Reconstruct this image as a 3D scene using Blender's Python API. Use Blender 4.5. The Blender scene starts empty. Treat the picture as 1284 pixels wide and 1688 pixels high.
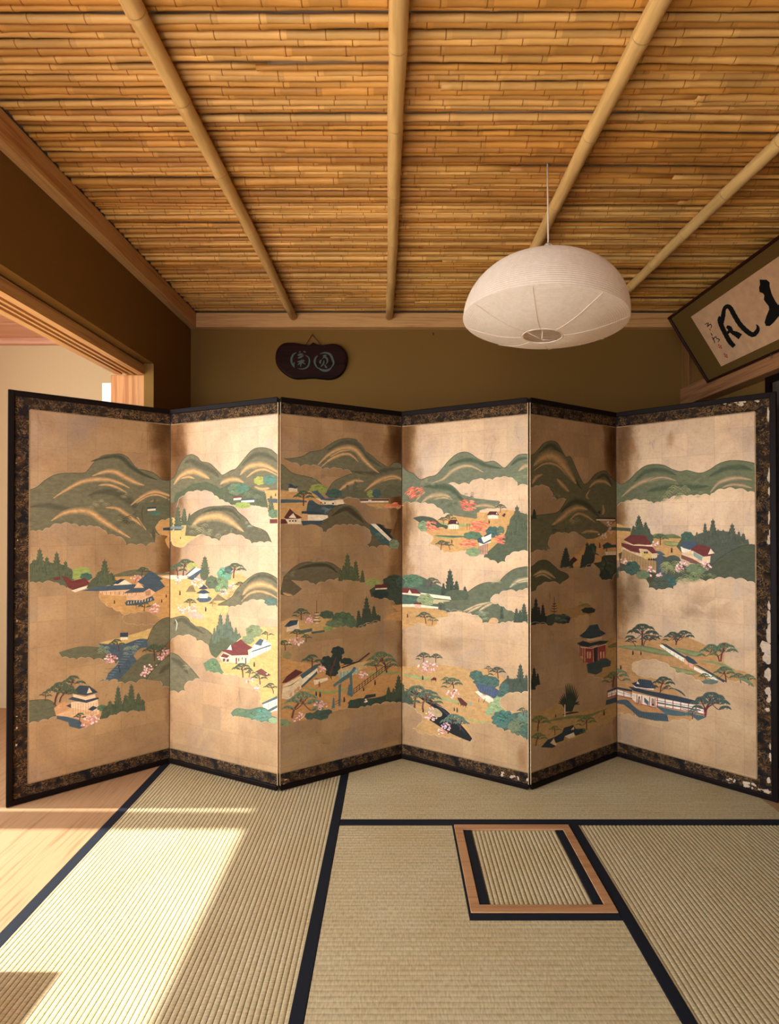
import bpy, math, random
from mathutils import Vector, Matrix
from mathutils.geometry import tessellate_polygon

# ---------------------------------------------------------------- camera, world, sun, exposure
scene = bpy.context.scene
col = scene.collection
CAM = Vector((0, 0, 1.18))
PITCH = math.radians(0.4)
FPX, PPX, PPY = 850.0, 650.0, 852.0
cd = bpy.data.cameras.new('camera'); cam = bpy.data.objects.new('camera', cd); col.objects.link(cam)
cam.location = CAM; cam.rotation_euler = (math.pi/2 + PITCH, 0, 0)
cd.sensor_fit = 'HORIZONTAL'; cd.sensor_width = 36.0
cd.lens = FPX/1284*36
cd.shift_x = -(PPX-642)/1284; cd.shift_y = (PPY-844)/1284
cd.clip_start = 0.02
scene.camera = cam
scene.view_settings.view_transform = 'Standard'
scene.view_settings.look = 'None'
scene.view_settings.exposure = 0.36
scene.view_settings.gamma = 1
scene.view_settings.use_curve_mapping = False
try:
    scene.cycles.use_denoising = True
    scene.cycles.max_bounces = 12; scene.cycles.diffuse_bounces = 8; scene.cycles.glossy_bounces = 4
    scene.cycles.sample_clamp_indirect = 8
    scene.cycles.caustics_reflective = False; scene.cycles.caustics_refractive = False
except Exception:
    pass
w = bpy.data.worlds.new('sky'); scene.world = w; w.use_nodes = True
w.node_tree.nodes['Background'].inputs[0].default_value = (0.86, 0.93, 1.0, 1)
w.node_tree.nodes['Background'].inputs[1].default_value = 7.0
sd = bpy.data.lights.new('sun', 'SUN'); sun = bpy.data.objects.new('sun', sd); col.objects.link(sun)
SUN_EL = math.radians(45)
sd.energy = 8.5; sd.angle = math.radians(.8); sd.color = (1.0, 0.98, 0.95)
sun.rotation_euler = Vector((-math.cos(SUN_EL), 0, math.sin(SUN_EL))).to_track_quat('Z', 'Y').to_euler()
sun.location = (-4, 0, 4)
def portal(name, loc, rot, sx, sy):
    l = bpy.data.lights.new(name, 'AREA'); o = bpy.data.objects.new(name, l); col.objects.link(o)
    l.shape = 'RECTANGLE'; l.size = sx; l.size_y = sy; l.cycles.is_portal = True
    o.location = loc; o.rotation_euler = rot
portal('window_portal', (-2.78, 0.0, 1.05), (0, -math.pi/2, 0), 2.3, 4.4)
portal('front_portal', (-.725, -1.66, .98), (math.pi/2, 0, 0), .94, 1.94)

# ---------------------------------------------------------------- helpers
def lin(c):
    if isinstance(c, str):
        c = c.lstrip('#'); c = tuple(int(c[i:i+2], 16)/255 for i in (0, 2, 4))
    return tuple((x/12.92 if x <= .04045 else ((x+.055)/1.055)**2.4) for x in c)
def lin4(c): return lin(c) + (1.0,)

class MB:
    def __init__(s): s.v = []; s.f = []; s.c = []; s.uv = []; s.m = []
    def add(s, vs, fs, col=(1, 1, 1), uv=None, m=0):
        b = len(s.v); s.v += [tuple(p) for p in vs]
        for k, f in enumerate(fs):
            s.f.append(tuple(i+b for i in f)); s.c.append(col); s.m.append(m)
            s.uv.append([uv[i] for i in f] if uv else [(0, 0)]*len(f))
    def box(s, x0, x1, y0, y1, z0, z1, col=(1, 1, 1), m=0):
        v = [(x, y, z) for z in (z0, z1) for y in (y0, y1) for x in (x0, x1)]
        s.add(v, [(0, 2, 3, 1), (4, 5, 7, 6), (0, 1, 5, 4), (2, 6, 7, 3), (0, 4, 6, 2), (1, 3, 7, 5)], col, None, m)
    def tube(s, pts, radii, n=8, cols=None, cap=True, m=0):
        pts = [Vector(p) for p in pts]; N = len(pts)
        if not hasattr(radii, '__len__'): radii = [radii]*N
        rings = []
        b = len(s.v)
        up = Vector((0, 0, 1))
        for i, p in enumerate(pts):
            t = (pts[min(i+1, N-1)] - pts[max(i-1, 0)]).normalized()
            a = t.cross(up)
            if a.length < .1: a = t.cross(Vector((0, 1, 0)))
            a.normalize(); c = a.cross(t).normalized()
            for k in range(n):
                an = 2*math.pi*k/n
                s.v.append(tuple(p + (a*math.cos(an) + c*math.sin(an))*radii[i]))
        for i in range(N-1):
            cc = cols[i] if cols else (1, 1, 1)
            for k in range(n):
                s.f.append((b+i*n+k, b+i*n+(k+1) % n, b+(i+1)*n+(k+1) % n, b+(i+1)*n+k))
                s.c.append(cc); s.uv.append([(0, 0)]*4); s.m.append(m)
        if cap:
            for i, o in ((0, 1), (N-1, -1)):
                s.f.append(tuple(b+i*n+k for k in (range(n) if o < 0 else range(n-1, -1, -1))))
                s.c.append(cols[min(i, N-2)] if cols else (1, 1, 1)); s.uv.append([(0, 0)]*n); s.m.append(m)
    def build(s, name, mats, parent=None, smooth=False, org=None, bevel=0, fix=True):
        me = bpy.data.meshes.new(name)
        org = Vector(org) if org is not None else Vector((0, 0, 0))
        me.from_pydata([tuple(Vector(p)-org) for p in s.v], [], s.f)
        ca = me.color_attributes.new('Col', 'FLOAT_COLOR', 'CORNER')
        ul = me.uv_layers.new(name='UVMap')
        cbuf = []; ubuf = []
        for c, u, f in zip(s.c, s.uv, s.f):
            for i in range(len(f)):
                cbuf += [c[0], c[1], c[2], 1.0]; ubuf += [u[i][0], u[i][1]]
        ca.data.foreach_set('color', cbuf); ul.data.foreach_set('uv', ubuf)
        if not isinstance(mats, (list, tuple)): mats = [mats]
        for m in mats: me.materials.append(m)
        me.polygons.foreach_set('material_index', s.m)
        if smooth: me.polygons.foreach_set('use_smooth', [True]*len(s.f))
        me.update()
        o = bpy.data.objects.new(name, me); col.objects.link(o)
        o.location = org
        if parent is not None:
            o.parent = parent; o.location = org - WORLD_LOC[parent.name]
        WORLD_LOC[o.name] = org
        if bevel:
            md = o.modifiers.new('bevel', 'BEVEL'); md.width = bevel; md.segments = 2; md.limit_method = 'ANGLE'
        return o
WORLD_LOC = {}
def empty(name, loc, parent=None):
    o = bpy.data.objects.new(name, None); col.objects.link(o); o.empty_display_size = .1
    loc = Vector(loc); WORLD_LOC[o.name] = loc
    o.location = loc - (WORLD_LOC[parent.name] if parent else Vector((0, 0, 0)))
    if parent: o.parent = parent
    return o
def tag(o, label=None, cat=None, group=None, kind=None):
    if label: o['label'] = label
    if cat: o['category'] = cat
    if group: o['group'] = group
    if kind: o['kind'] = kind
    return o
def struct(o, label=None): return tag(o, label, None, None, 'structure')
def boxobj(name, dims, mat, parent=None, bevel=0.0, m=0):
    b = MB(); x0, x1, y0, y1, z0, z1 = dims; b.box(*dims)
    return b.build(name, mat, parent, org=((x0+x1)/2, (y0+y1)/2, z0), bevel=bevel)

# ---------------------------------------------------------------- materials
def newmat(name):
    m = bpy.data.materials.new(name); m.use_nodes = True
    nt = m.node_tree; b = nt.nodes['Principled BSDF']
    return m, nt, b
def nd(nt, t, **kw):
    n = nt.nodes.new(t)
    for k, v in kw.items():
        if k.startswith('i_'): n.inputs[int(k[2:])].default_value = v
        else: setattr(n, k, v)
    return n
def lk(nt, a, b): nt.links.new(a, b)
def coords(nt, scale=(1, 1, 1), kind='Object', rot=(0, 0, 0)):
    tc = nd(nt, 'ShaderNodeTexCoord'); mp = nd(nt, 'ShaderNodeMapping')
    mp.inputs['Scale'].default_value = scale; mp.inputs['Rotation'].default_value = rot
    lk(nt, tc.outputs[kind], mp.inputs[0]); return mp.outputs[0]
def noise(nt, vec, scale, detail=4, rough=.55, dist=0):
    n = nd(nt, 'ShaderNodeTexNoise'); n.inputs['Scale'].default_value = scale
    n.inputs['Detail'].default_value = detail; n.inputs['Roughness'].default_value = rough
    n.inputs['Distortion'].default_value = dist
    if vec is not None: lk(nt, vec, n.inputs['Vector'])
    return n.outputs['Fac']
def ramp(nt, fac, stops, interp='LINEAR'):
    r = nd(nt, 'ShaderNodeValToRGB'); e = r.color_ramp.elements; r.color_ramp.interpolation = interp
    while len(e) < len(stops): e.new(.5)
    for i, (p, c) in enumerate(stops):
        e[i].position = p; e[i].color = c if len(c) == 4 else tuple(c)+(1,)
    lk(nt, fac, r.inputs[0]); return r.outputs[0]
def mix(nt, a, b, fac, mode='MIX'):
    m = nd(nt, 'ShaderNodeMix', data_type='RGBA', blend_type=mode)
    for k, s in ((0, fac), (6, a), (7, b)):
        if isinstance(s, (int, float)): m.inputs[k].default_value = s
        elif isinstance(s, tuple): m.inputs[k].default_value = s if len(s) == 4 else s+(1,)
        else: lk(nt, s, m.inputs[k])
    return m.outputs[2]
def bump(nt, b, h, strength=.3, dist=.002):
    n = nd(nt, 'ShaderNodeBump'); n.inputs['Strength'].default_value = strength; n.inputs['Distance'].default_value = dist
    lk(nt, h, n.inputs['Height']); lk(nt, n.outputs[0], b.inputs['Normal'])
def plain(name, c, rough=.6, metal=0, spec=.5, nscale=None, namt=.15, bmp=0):
    m, nt, b = newmat(name); b.inputs['Roughness'].default_value = rough; b.inputs['Metallic'].default_value = metal
    b.inputs['Specular IOR Level'].default_value = spec
    L = lin(c)
    if nscale:
        n = noise(nt, coords(nt), nscale)
        lk(nt, ramp(nt, n, [(.3, tuple(x*(1-namt) for x in L)), (.7, tuple(min(1, x*(1+namt)) for x in L))]), b.inputs['Base Color'])
        if bmp: bump(nt, b, n, bmp, .001)
    else: b.inputs['Base Color'].default_value = L+(1,)
    return m
def wood(name, c1, c2, axis='Y', gs=60, rough=.55, spec=.3):
    m, nt, b = newmat(name); b.inputs['Roughness'].default_value = rough; b.inputs['Specular IOR Level'].default_value = spec
    sc = {'X': (.04, 1, 1), 'Y': (1, .04, 1), 'Z': (1, 1, .04)}[axis]
    v = coords(nt, sc)
    n1 = noise(nt, v, gs, 3, .6, .4); n2 = noise(nt, v, gs*4, 3, .6)
    c = ramp(nt, n1, [(.34, lin(c1)), (.5, lin(c2)), (.62, tuple(x*.93 for x in lin(c2))), (.72, lin(c1))])
    c = mix(nt, c, ramp(nt, n2, [(.3, (.72, .7, .66)), (.7, (1, 1, 1))]), .45, 'MULTIPLY')
    lk(nt, c, b.inputs['Base Color']); bump(nt, b, n1, .15, .0008)
    return m
def plaster(name, c, namt=.07):
    return plain(name, c, .95, 0, .1, 260, namt, .25)

M_wall = plaster('ochre_plaster', '#7c5c2e')
M_wall2 = plaster('beige_plaster', '#c2ab84')
M_white = plain('white_paint', '#f2efe8', .7)
M_cedarY = wood('cedar_along_y', '#b98250', '#d6a56b', 'Y', 50)
M_cedarX = wood('cedar_along_x', '#b98250', '#d6a56b', 'X', 50)
M_cedarZ = wood('cedar_along_z', '#b0703c', '#cd9157', 'Z', 30)
M_cedarDY = wood('dark_cedar_along_y', '#84583a', '#a5754c', 'Y', 50)
M_cedarDZ = wood('dark_cedar_along_z', '#6f4a28', '#8c6238', 'Z', 30)
M_floor = wood('floor_boards', '#9c7551', '#b58e67', 'Y', 70, .42, .5)
M_ceilb = wood('corridor_boards', '#b98568', '#d8a588', 'X', 20)
M_hearth = wood('hearth_wood', '#a87850', '#c19266', 'X', 45, .4)
M_darkwall = plaster('dark_plaster', '#4d3a20')
M_dimroom = plain('dim_room_dark', '#4a4038', .8, 0, .2, 30)
M_lacq = plain('black_lacquer', '#140c0a', .45, 0, .08)
M_backing = plain('grey_ceiling_board', '#b7b0a8', .9)
M_cloth = plain('black_cloth_border', '#0c1420', .75, 0, .3, 900, .5, .5)
M_ground = plain('pale_bounce_gravel', '#c8c0b0', .95, 0, .1, 20)
M_redlacq = plain('dark_red_lacquer', '#2b0f0a', .4, 0, .4)
M_olive = plain('olive_silk', '#5f4822', .85, 0, .1, 500, .12)
M_paper = plain('aged_paper', '#c7a07c', .9, 0, .1, 25, .1)
M_ink = plain('black_ink', '#0d0c0c', .8, 0, .2)
M_redink = plain('faded_red_ink', '#a4573f', .9, 0, .1)
M_ply = wood('plaque_wood', '#150705', '#280f0a', 'X', 30, .6, .1)
M_verd = plain('verdigris_paint', '#4b5647', .9)
M_cord = plain('dark_cord', '#2e1418', .9)
M_wcord = plain('white_cord', '#d8cbb8', .8)

def mat_attr(name, rough, spec=.3, nz=None, metal=0, bmp=0):
    m, nt, b = newmat(name); b.inputs['Roughness'].default_value = rough; b.inputs['Specular IOR Level'].default_value = spec
    b.inputs['Metallic'].default_value = metal
    a = nd(nt, 'ShaderNodeAttribute'); a.attribute_name = 'Col'
    c = a.outputs['Color']
    if nz:
        v = coords(nt, nz[0], nz[2] if len(nz) > 2 else 'Object'); n = noise(nt, v, nz[1], 4, .6)
        c = mix(nt, c, ramp(nt, n, [(.28, (.62, .6, .56)), (.7, (1.12, 1.12, 1.12))]), .7, 'MULTIPLY')
        if bmp: bump(nt, b, n, bmp, .001)
    lk(nt, c, b.inputs['Base Color'])
    return m
M_cane = mat_attr('bamboo_cane_skin', .42, .35, ((.08, 1, 1), 45))
M_pole = mat_attr('bamboo_pole_skin', .38, .4, ((1, .08, 1), 60))

# tatami: rush weave; 'a' = axis of the ribs
def tatami(name, axis):
    m, nt, b = newmat(name); b.inputs['Roughness'].default_value = .62; b.inputs['Specular IOR Level'].default_value = .3
    sc = (9, 520, 1) if axis == 'X' else (520, 9, 1)      # fine strands cross the ribs
    sc2 = (1, .1, 1) if axis == 'Y' else (.1, 1, 1)
    tr = (210, 62, 1) if axis == 'X' else (62, 330, 1)
    n1 = noise(nt, coords(nt, tr), 1, 2, .5)
    n2 = noise(nt, coords(nt, sc2), 60, 3, .5)
    n3 = noise(nt, coords(nt), 5, 3, .5)
    a = nd(nt, 'ShaderNodeAttribute'); a.attribute_name = 'Col'
    c = mix(nt, a.outputs['Color'], ramp(nt, n1, [(.3, (.70, .68, .60)), (.66, (1.08, 1.08, 1.06))]), .9, 'MULTIPLY')
    c = mix(nt, c, ramp(nt, n2, [(.35, (.88, .85, .78)), (.65, (1, 1, 1))]), .5, 'MULTIPLY')
    c = mix(nt, c, ramp(nt, n3, [(.35, (.92, .86, .76)), (.65, (1, 1, 1))]), .6, 'MULTIPLY')
    lk(nt, c, b.inputs['Base Color']); bump(nt, b, n1, .25, .0006)
    return m
M_tatX = tatami('rush_weave_x', 'X'); M_tatY = tatami('rush_weave_y', 'Y')

# gold leaf squares on paper, worn; UV.x = metres from the far fold, UV.y = height (+3 per panel)
def gold():
    m, nt, b = newmat('gold_leaf')
    uv = coords(nt, (1, 1, 1), 'UV')
    wob = noise(nt, uv, 30, 2, .5)
    wv = nd(nt, 'ShaderNodeVectorMath', operation='MULTIPLY_ADD'); lk(nt, nt.nodes['Noise Texture'].outputs['Color'], wv.inputs[0]); wv.inputs[1].default_value = (.004, .004, 0); lk(nt, uv, wv.inputs[2])
    br = nd(nt, 'ShaderNodeTexBrick'); br.offset = 0; br.squash = 1
    lk(nt, wv.outputs[0], br.inputs['Vector']); br.inputs['Scale'].default_value = 1
    br.inputs['Brick Width'].default_value = .107; br.inputs['Row Height'].default_value = .107
    br.inputs['Mortar Size'].default_value = .0012; br.inputs['Mortar Smooth'].default_value = .8
    br.inputs['Color1'].default_value = (.89, .88, .88, 1); br.inputs['Color2'].default_value = (1.1, 1.09, 1.06, 1)
    br.inputs['Mortar'].default_value = (.76, .71, .65, 1)
    n1 = noise(nt, uv, 6, 5, .62, .6); n2 = noise(nt, uv, 90, 4, .7); n3 = noise(nt, coords(nt, (1, .3, 1), 'UV'), 20, 6, .75, 1.2)
    n4 = noise(nt, coords(nt, (1, .6, 1), 'UV'), 3.2, 6, .68, .8); n5 = noise(nt, uv, 260, 3, .7)
    c = ramp(nt, n1, [(.3, lin('#a17c52')), (.5, lin('#b28d60')), (.7, lin('#bc9a6d'))])
    c = mix(nt, c, lin('#9b877a'), ramp(nt, n4, [(.52, (0, 0, 0)), (.64, (.4, .4, .4)), (.72, (.65, .65, .65))]))
    c = mix(nt, c, br.outputs['Color'], .9, 'MULTIPLY')
    c = mix(nt, c, ramp(nt, n2, [(.33, (.80, .76, .71)), (.5, (1, 1, 1))]), .6, 'MULTIPLY')
    c = mix(nt, c, ramp(nt, n5, [(.3, (.82, .8, .76)), (.6, (1.04, 1.04, 1.04))]), .6, 'MULTIPLY')
    c = mix(nt, c, ramp(nt, n3, [(.3, (.42, .35, .32)), (.37, (.9, .88, .87)), (.5, (1, 1, 1))]), .6, 'MULTIPLY')
    # brown damp bloom along the fold, strongest near its top
    sp = nd(nt, 'ShaderNodeSeparateXYZ'); lk(nt, uv, sp.inputs[0])
    md = nd(nt, 'ShaderNodeMath', operation='MODULO'); lk(nt, sp.outputs[1], md.inputs[0]); md.inputs[1].default_value = 3
    hr = nd(nt, 'ShaderNodeMapRange'); lk(nt, md.outputs[0], hr.inputs[0]); hr.inputs[1].default_value = .2; hr.inputs[2].default_value = 1.55; hr.inputs[3].default_value = -.05; hr.inputs[4].default_value = .035
    nn = noise(nt, coords(nt, (1, .45, 1), 'UV'), 7, 5, .6)
    a1 = nd(nt, 'ShaderNodeMath', operation='MULTIPLY_ADD'); lk(nt, nn, a1.inputs[0]); a1.inputs[1].default_value = -.22; a1.inputs[2].default_value = .11
    a2 = nd(nt, 'ShaderNodeMath', operation='ADD'); lk(nt, sp.outputs[0], a2.inputs[0]); lk(nt, a1.outputs[0], a2.inputs[1])
    a3 = nd(nt, 'ShaderNodeMath', operation='SUBTRACT'); lk(nt, a2.outputs[0], a3.inputs[0]); lk(nt, hr.outputs[0], a3.inputs[1])
    st = ramp(nt, a3.outputs[0], [(0, (.42, .34, .27)), (.035, (.6, .52, .45)), (.07, (1, 1, 1))])
    c = mix(nt, c, st, .9, 'MULTIPLY')
    a = nd(nt, 'ShaderNodeAttribute'); a.attribute_name = 'Col'
    c = mix(nt, c, a.outputs['Color'], 1.0, 'MULTIPLY')
    sh = mix(nt, st, a.outputs['Color'], 1.0, 'MULTIPLY'); bw = nd(nt, 'ShaderNodeRGBToBW'); lk(nt, sh, bw.inputs[0])
    for pin, am in (('Coat Weight', .6), ('Specular IOR Level', .9)):               # stained leaf has lost its sheen
        q = nd(nt, 'ShaderNodeMath', operation='POWER'); lk(nt, bw.outputs[0], q.inputs[0]); q.inputs[1].default_value = 2.5
        q2 = nd(nt, 'ShaderNodeMath', operation='MULTIPLY'); lk(nt, q.outputs[0], q2.inputs[0]); q2.inputs[1].default_value = am; lk(nt, q2.outputs[0], b.inputs[pin])
    lk(nt, c, b.inputs['Base Color'])
    b.inputs['Metallic'].default_value = .38
    b.inputs['Coat Roughness'].default_value = .42
    lk(nt, ramp(nt, n2, [(.3, (.62,)*3), (.7, (.48,)*3)]), b.inputs['Roughness'])
    mm = nd(nt, 'ShaderNodeMath', operation='MULTIPLY_ADD'); lk(nt, n1, mm.inputs[0]); mm.inputs[1].default_value = 3; lk(nt, n3, mm.inputs[2])
    bump(nt, b, mm.outputs[0], .14, .003)
    return m
M_gold = gold()
def pigment():
    m, nt, b = newmat('painted_pigment')
    a = nd(nt, 'ShaderNodeAttribute'); a.attribute_name = 'Col'
    uv = coords(nt, (1, 1, 1), 'UV'); n1 = noise(nt, uv, 25, 5, .65, 1.5); n2 = noise(nt, uv, 180, 3, .6)
    c = mix(nt, a.outputs['Color'], ramp(nt, n1, [(.3, (.8, .8, .78)), (.68, (1.12, 1.12, 1.1))]), .8, 'MULTIPLY')
    n3 = noise(nt, coords(nt, (1, 2.6, 1), 'UV', (0, 0, .5)), 34, 5, .7, .6)
    c = mix(nt, c, ramp(nt, n3, [(.3, (.74, .74, .72)), (.62, (1.16, 1.15, 1.12))]), .7, 'MULTIPLY')
    c = mix(nt, c, ramp(nt, n2, [(.3, (.82, .82, .82)), (.6, (1, 1, 1))]), .7, 'MULTIPLY')
    hs = nd(nt, 'ShaderNodeHueSaturation'); hs.inputs['Saturation'].default_value = .92; hs.inputs['Value'].default_value = 1.08; lk(nt, c, hs.inputs['Color'])
    lk(nt, hs.outputs[0], b.inputs['Base Color']); b.inputs['Roughness'].default_value = .72; b.inputs['Specular IOR Level'].default_value = .3
    return m
M_pig = pigment()
def brocade():
    m, nt, b = newmat('dark_brocade')
    uv = coords(nt, (1, 1, 1), 'UV')
    n = noise(nt, uv, 22, 2.2, .55, 2.2); n_ = noise(nt, coords(nt, (1, 1, 1), 'UV', (0, 0, 1)), 30, 2, .5, 3)
    base = ramp(nt, noise(nt, uv, 11, 2), [(.33, lin('#0d0b09')), (.45, lin('#2b1d10')), (.55, lin('#101016')), (.6, lin('#1d140c')), (.72, lin('#372414'))])
    line = ramp(nt, n, [(.38, (0, 0, 0)), (.42, (1, 1, 1)), (.46, (0, 0, 0)), (.54, (0, 0, 0)), (.575, (.9, .9, .9)), (.61, (0, 0, 0))])
    line2 = ramp(nt, n_, [(.47, (0, 0, 0)), (.50, (.6, .6, .6)), (.53, (0, 0, 0))])
    msk = ramp(nt, noise(nt, uv, 26, 2), [(.4, (0, 0, 0)), (.55, (.8, .8, .8))])
    l2 = mix(nt, mix(nt, line, line2, 1.0, 'ADD'), msk, 1.0, 'MULTIPLY')
    c = mix(nt, base, lin('#80603a'), l2)
    lk(nt, c, b.inputs['Base Color']); b.inputs['Roughness'].default_value = .8; b.inputs['Specular IOR Level'].default_value = .15
    return m
M_broc = brocade()
def washi():
    m, nt, b = newmat('white_lantern_paper')
    v = coords(nt); n = noise(nt, v, 60, 5, .7)
    lk(nt, ramp(nt, n, [(.3, lin('#e9dccb')), (.7, lin('#fbf4ea'))]), b.inputs['Base Color'])
    b.inputs['Roughness'].default_value = .85
    tr = nd(nt, 'ShaderNodeBsdfTranslucent'); tr.inputs[0].default_value = lin4('#f4e6d2')
    ms = nd(nt, 'ShaderNodeMixShader'); ms.inputs[0].default_value = .42
    lk(nt, b.outputs[0], ms.inputs[1]); lk(nt, tr.outputs[0], ms.inputs[2])
    lk(nt, ms.outputs[0], nt.nodes['Material Output'].inputs[0])
    return m
M_washi = washi()

# ---------------------------------------------------------------- the room
XL, XR, YB, YF, ZC = -1.25, 1.80, 3.16, -1.6, 2.44
b = MB(); b.box(-2.9, 1.95, -1.8, 3.5, -.12, -.056)
b.box(-2.9, -1.128, -1.8, 3.5, -.056, 0.0, m=0)            # corridor side boards
b.box(1.558, 1.95, -1.8, 3.5, -.056, 0.0)
b.box(-1.128, 1.558, -1.8, .1, -.056, 0.0)
b.box(-1.128, 1.558, 2.95, 3.5, -.056, 0.0)
struct(b.build('floor', M_floor))
b = MB(); b.box(-12, -3.0, -9, 9, -.5, -.42); struct(b.build('ground', M_ground, org=(-7, 0, -.5)))  # unseen ground outside, pale to bounce daylight into the rooms

b = MB(); b.box(-1.46, XL, YF, YB+.1, 1.994, 2.6); b.box(-1.30, XL, 2.672, YB+.1, 0, 1.994); b.box(-1.46, -1.30, 2.802, YB+.1, 0, 1.994); b.box(-1.46, XL, YF-.1, -1.1, 0, 1.994)
struct(b.build('wall_left', M_wall))
struct(boxobj('wall_back', (-1.46, 2.0, YB, YB+.1, 0, 2.6), M_wall))
b = MB(); b.box(XR+.04, 2.0, YF, YB, 0, 1.9); b.box(XR, 2.0, YF, YB, 1.9, 2.6)
struct(b.build('wall_right', [M_wall]))
# wall behind the camera with an unseen opening added for fill daylight
b = MB(); b.box(-1.46, -1.2, YF-.1, YF, 0, 2.6); b.box(-.25, 2.0, YF-.1, YF, 0, 2.6); b.box(-1.2, -.25, YF-.1, YF, 1.95, 2.6)
struct(b.build('wall_front', M_wall))
# lintel with sliding grooves over the left opening (profile in X,Z run along Y)
prof = [(-1.30, 1.988), (-1.30, 1.938), (-1.334, 1.938), (-1.334, 1.975), (-1.352, 1.975), (-1.352, 1.938), (-1.366, 1.938), (-1.366, 1.975),
        (-1.384, 1.975), (-1.384, 1.938), (-1.396, 1.938), (-1.396, 1.975), (-1.414, 1.975), (-1.414, 1.938), (-1.448, 1.938), (-1.448, 1.988)]
b = MB(); n = len(prof); vs = [(x, y, z) for y in (-1.1, 2.675) for x, z in prof]
b.add(vs, [(i, (i+1) % n, n+(i+1) % n, n+i) for i in range(n)] + [tuple(range(n-1, -1, -1)), tuple(range(n, 2*n))])
struct(b.build('trim_1', M_cedarY))
struct(boxobj('trim_2', (-1.476, -1.302, 2.68, 2.80, 0, 1.938), M_cedarZ, bevel=.003))   # jamb post
struct(boxobj('trim_3', (XL, -1.20, YF, YB, 2.353, 2.44), M_cedarY, bevel=.003))           # ceiling rail, left
struct(boxobj('trim_4', (-1.20, XR, 3.11, YB, 2.350, 2.437), M_cedarX, bevel=.003))         # ceiling rail, back
struct(boxobj('trim_5', (1.752, 1.85, YF, YB, 1.875, 1.985), M_cedarDY, bevel=.004))          # rail under the calligraphy
struct(boxobj('trim_6', (1.765, 1.84, 3.09, YB+.02, 0, 2.436), M_cedarDZ, bevel=.003))          # corner post
b = MB(); b.box(1.815, 1.838, .9, 2.50, 0.02, 1.872)  # dark panel put over the opening, in place of the dim room beyond
d1 = struct(b.build('door_1', M_dimroom))
b = MB()
for (y0, y1, z0, z1) in ((2.47, 2.50, .02, 1.872), (.9, .93, .02, 1.872), (.93, 2.47, .02, .05), (.93, 2.47, 1.84, 1.872), (.93, 2.47, .62, .645)): b.box(1.80, 1.815, y0, y1, z0, z1)
b.build('opening_frame', M_lacq, d1)
# corridor beyond the opening
struct(boxobj('wall_corridor_end', (-2.9, -1.46, 3.25, 3.35, 0, 2.6), M_wall2))
b = MB()
for k in range(26):
    y = -1.7+.195*k; b.box(-2.9, -1.46, y, y+.189, 2.32, 2.345); b.box(-2.9, -1.46, y+.185, y+.2, 2.33, 2.35)
struct(b.build('ceiling_corridor', M_ceilb))
struct(boxobj('trim_7', (-2.75, -1.46, 3.215, 3.25, 2.285, 2.32), M_ceilb))
# outer wall of the corridor with its big window opening: post and narrow slit at the far end
XO = -2.72
b = MB(); b.box(XO-.06, XO+.02, YF-.1, 3.35, 2.268, 2.75)
b.box(XO-.06, XO+.02, 2.123, 3.35, 0, 2.27); b.box(XO-.02, XO+.01, 1.978, 2.103, 0, 2.27)
b.box(XO-.06, XO+.02, YF-.1, -1.9+.3, 0, 2.2)
struct(b.build('wall_outer', M_wall2))
b = MB()
for y in (-1.6, ): b.box(XO-.01, XO+.01, y, y+.04, 0, 2.2)
b.box(XO-.02, XO+.02, -1.6, 1.978, -.01, .03)
struct(b.build('window_1', M_cedarY))
b = MB(); b.box(-3.0, 2.0, -1.8, 3.5, 2.6, 2.7); struct(b.build('ceiling_roof', M_backing))
# white paper sliding screen parked behind the post
t = empty('sliding_screen', (-1.50, 2.84, 0)); tag(t, 'white edge of a sliding screen standing just behind the left wooden door post', 'screen')
b = MB(); b.box(-1.595, -1.464, 2.81, 2.84, .01, 1.93); b.build('panel', M_white, t, org=(-1.50, 2.84, 0))

# low chest shape, unseen, added near the opening to cast the shadow on the mat
t = empty('shadow_blocker', (-1.42, .99, 0)); tag(t, 'unseen low chest beside the left opening, its shadow on the mat', 'blocker')
b = MB(); b.box(-1.56, -1.322, .62, 1.357, .03, .452); b.build('body', M_cedarY, t, bevel=.003)
b = MB(); b.box(-1.318, -1.322, .65, 1.33, .06, .42); b.build('door', M_cedarZ, t)
for x in (-1.55, -1.35):
    for y in (.63, 1.32):
        b = MB(); b.box(x, x+.025, y, y+.025, 0, .03); b.build('foot', M_cedarZ, t)

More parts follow.
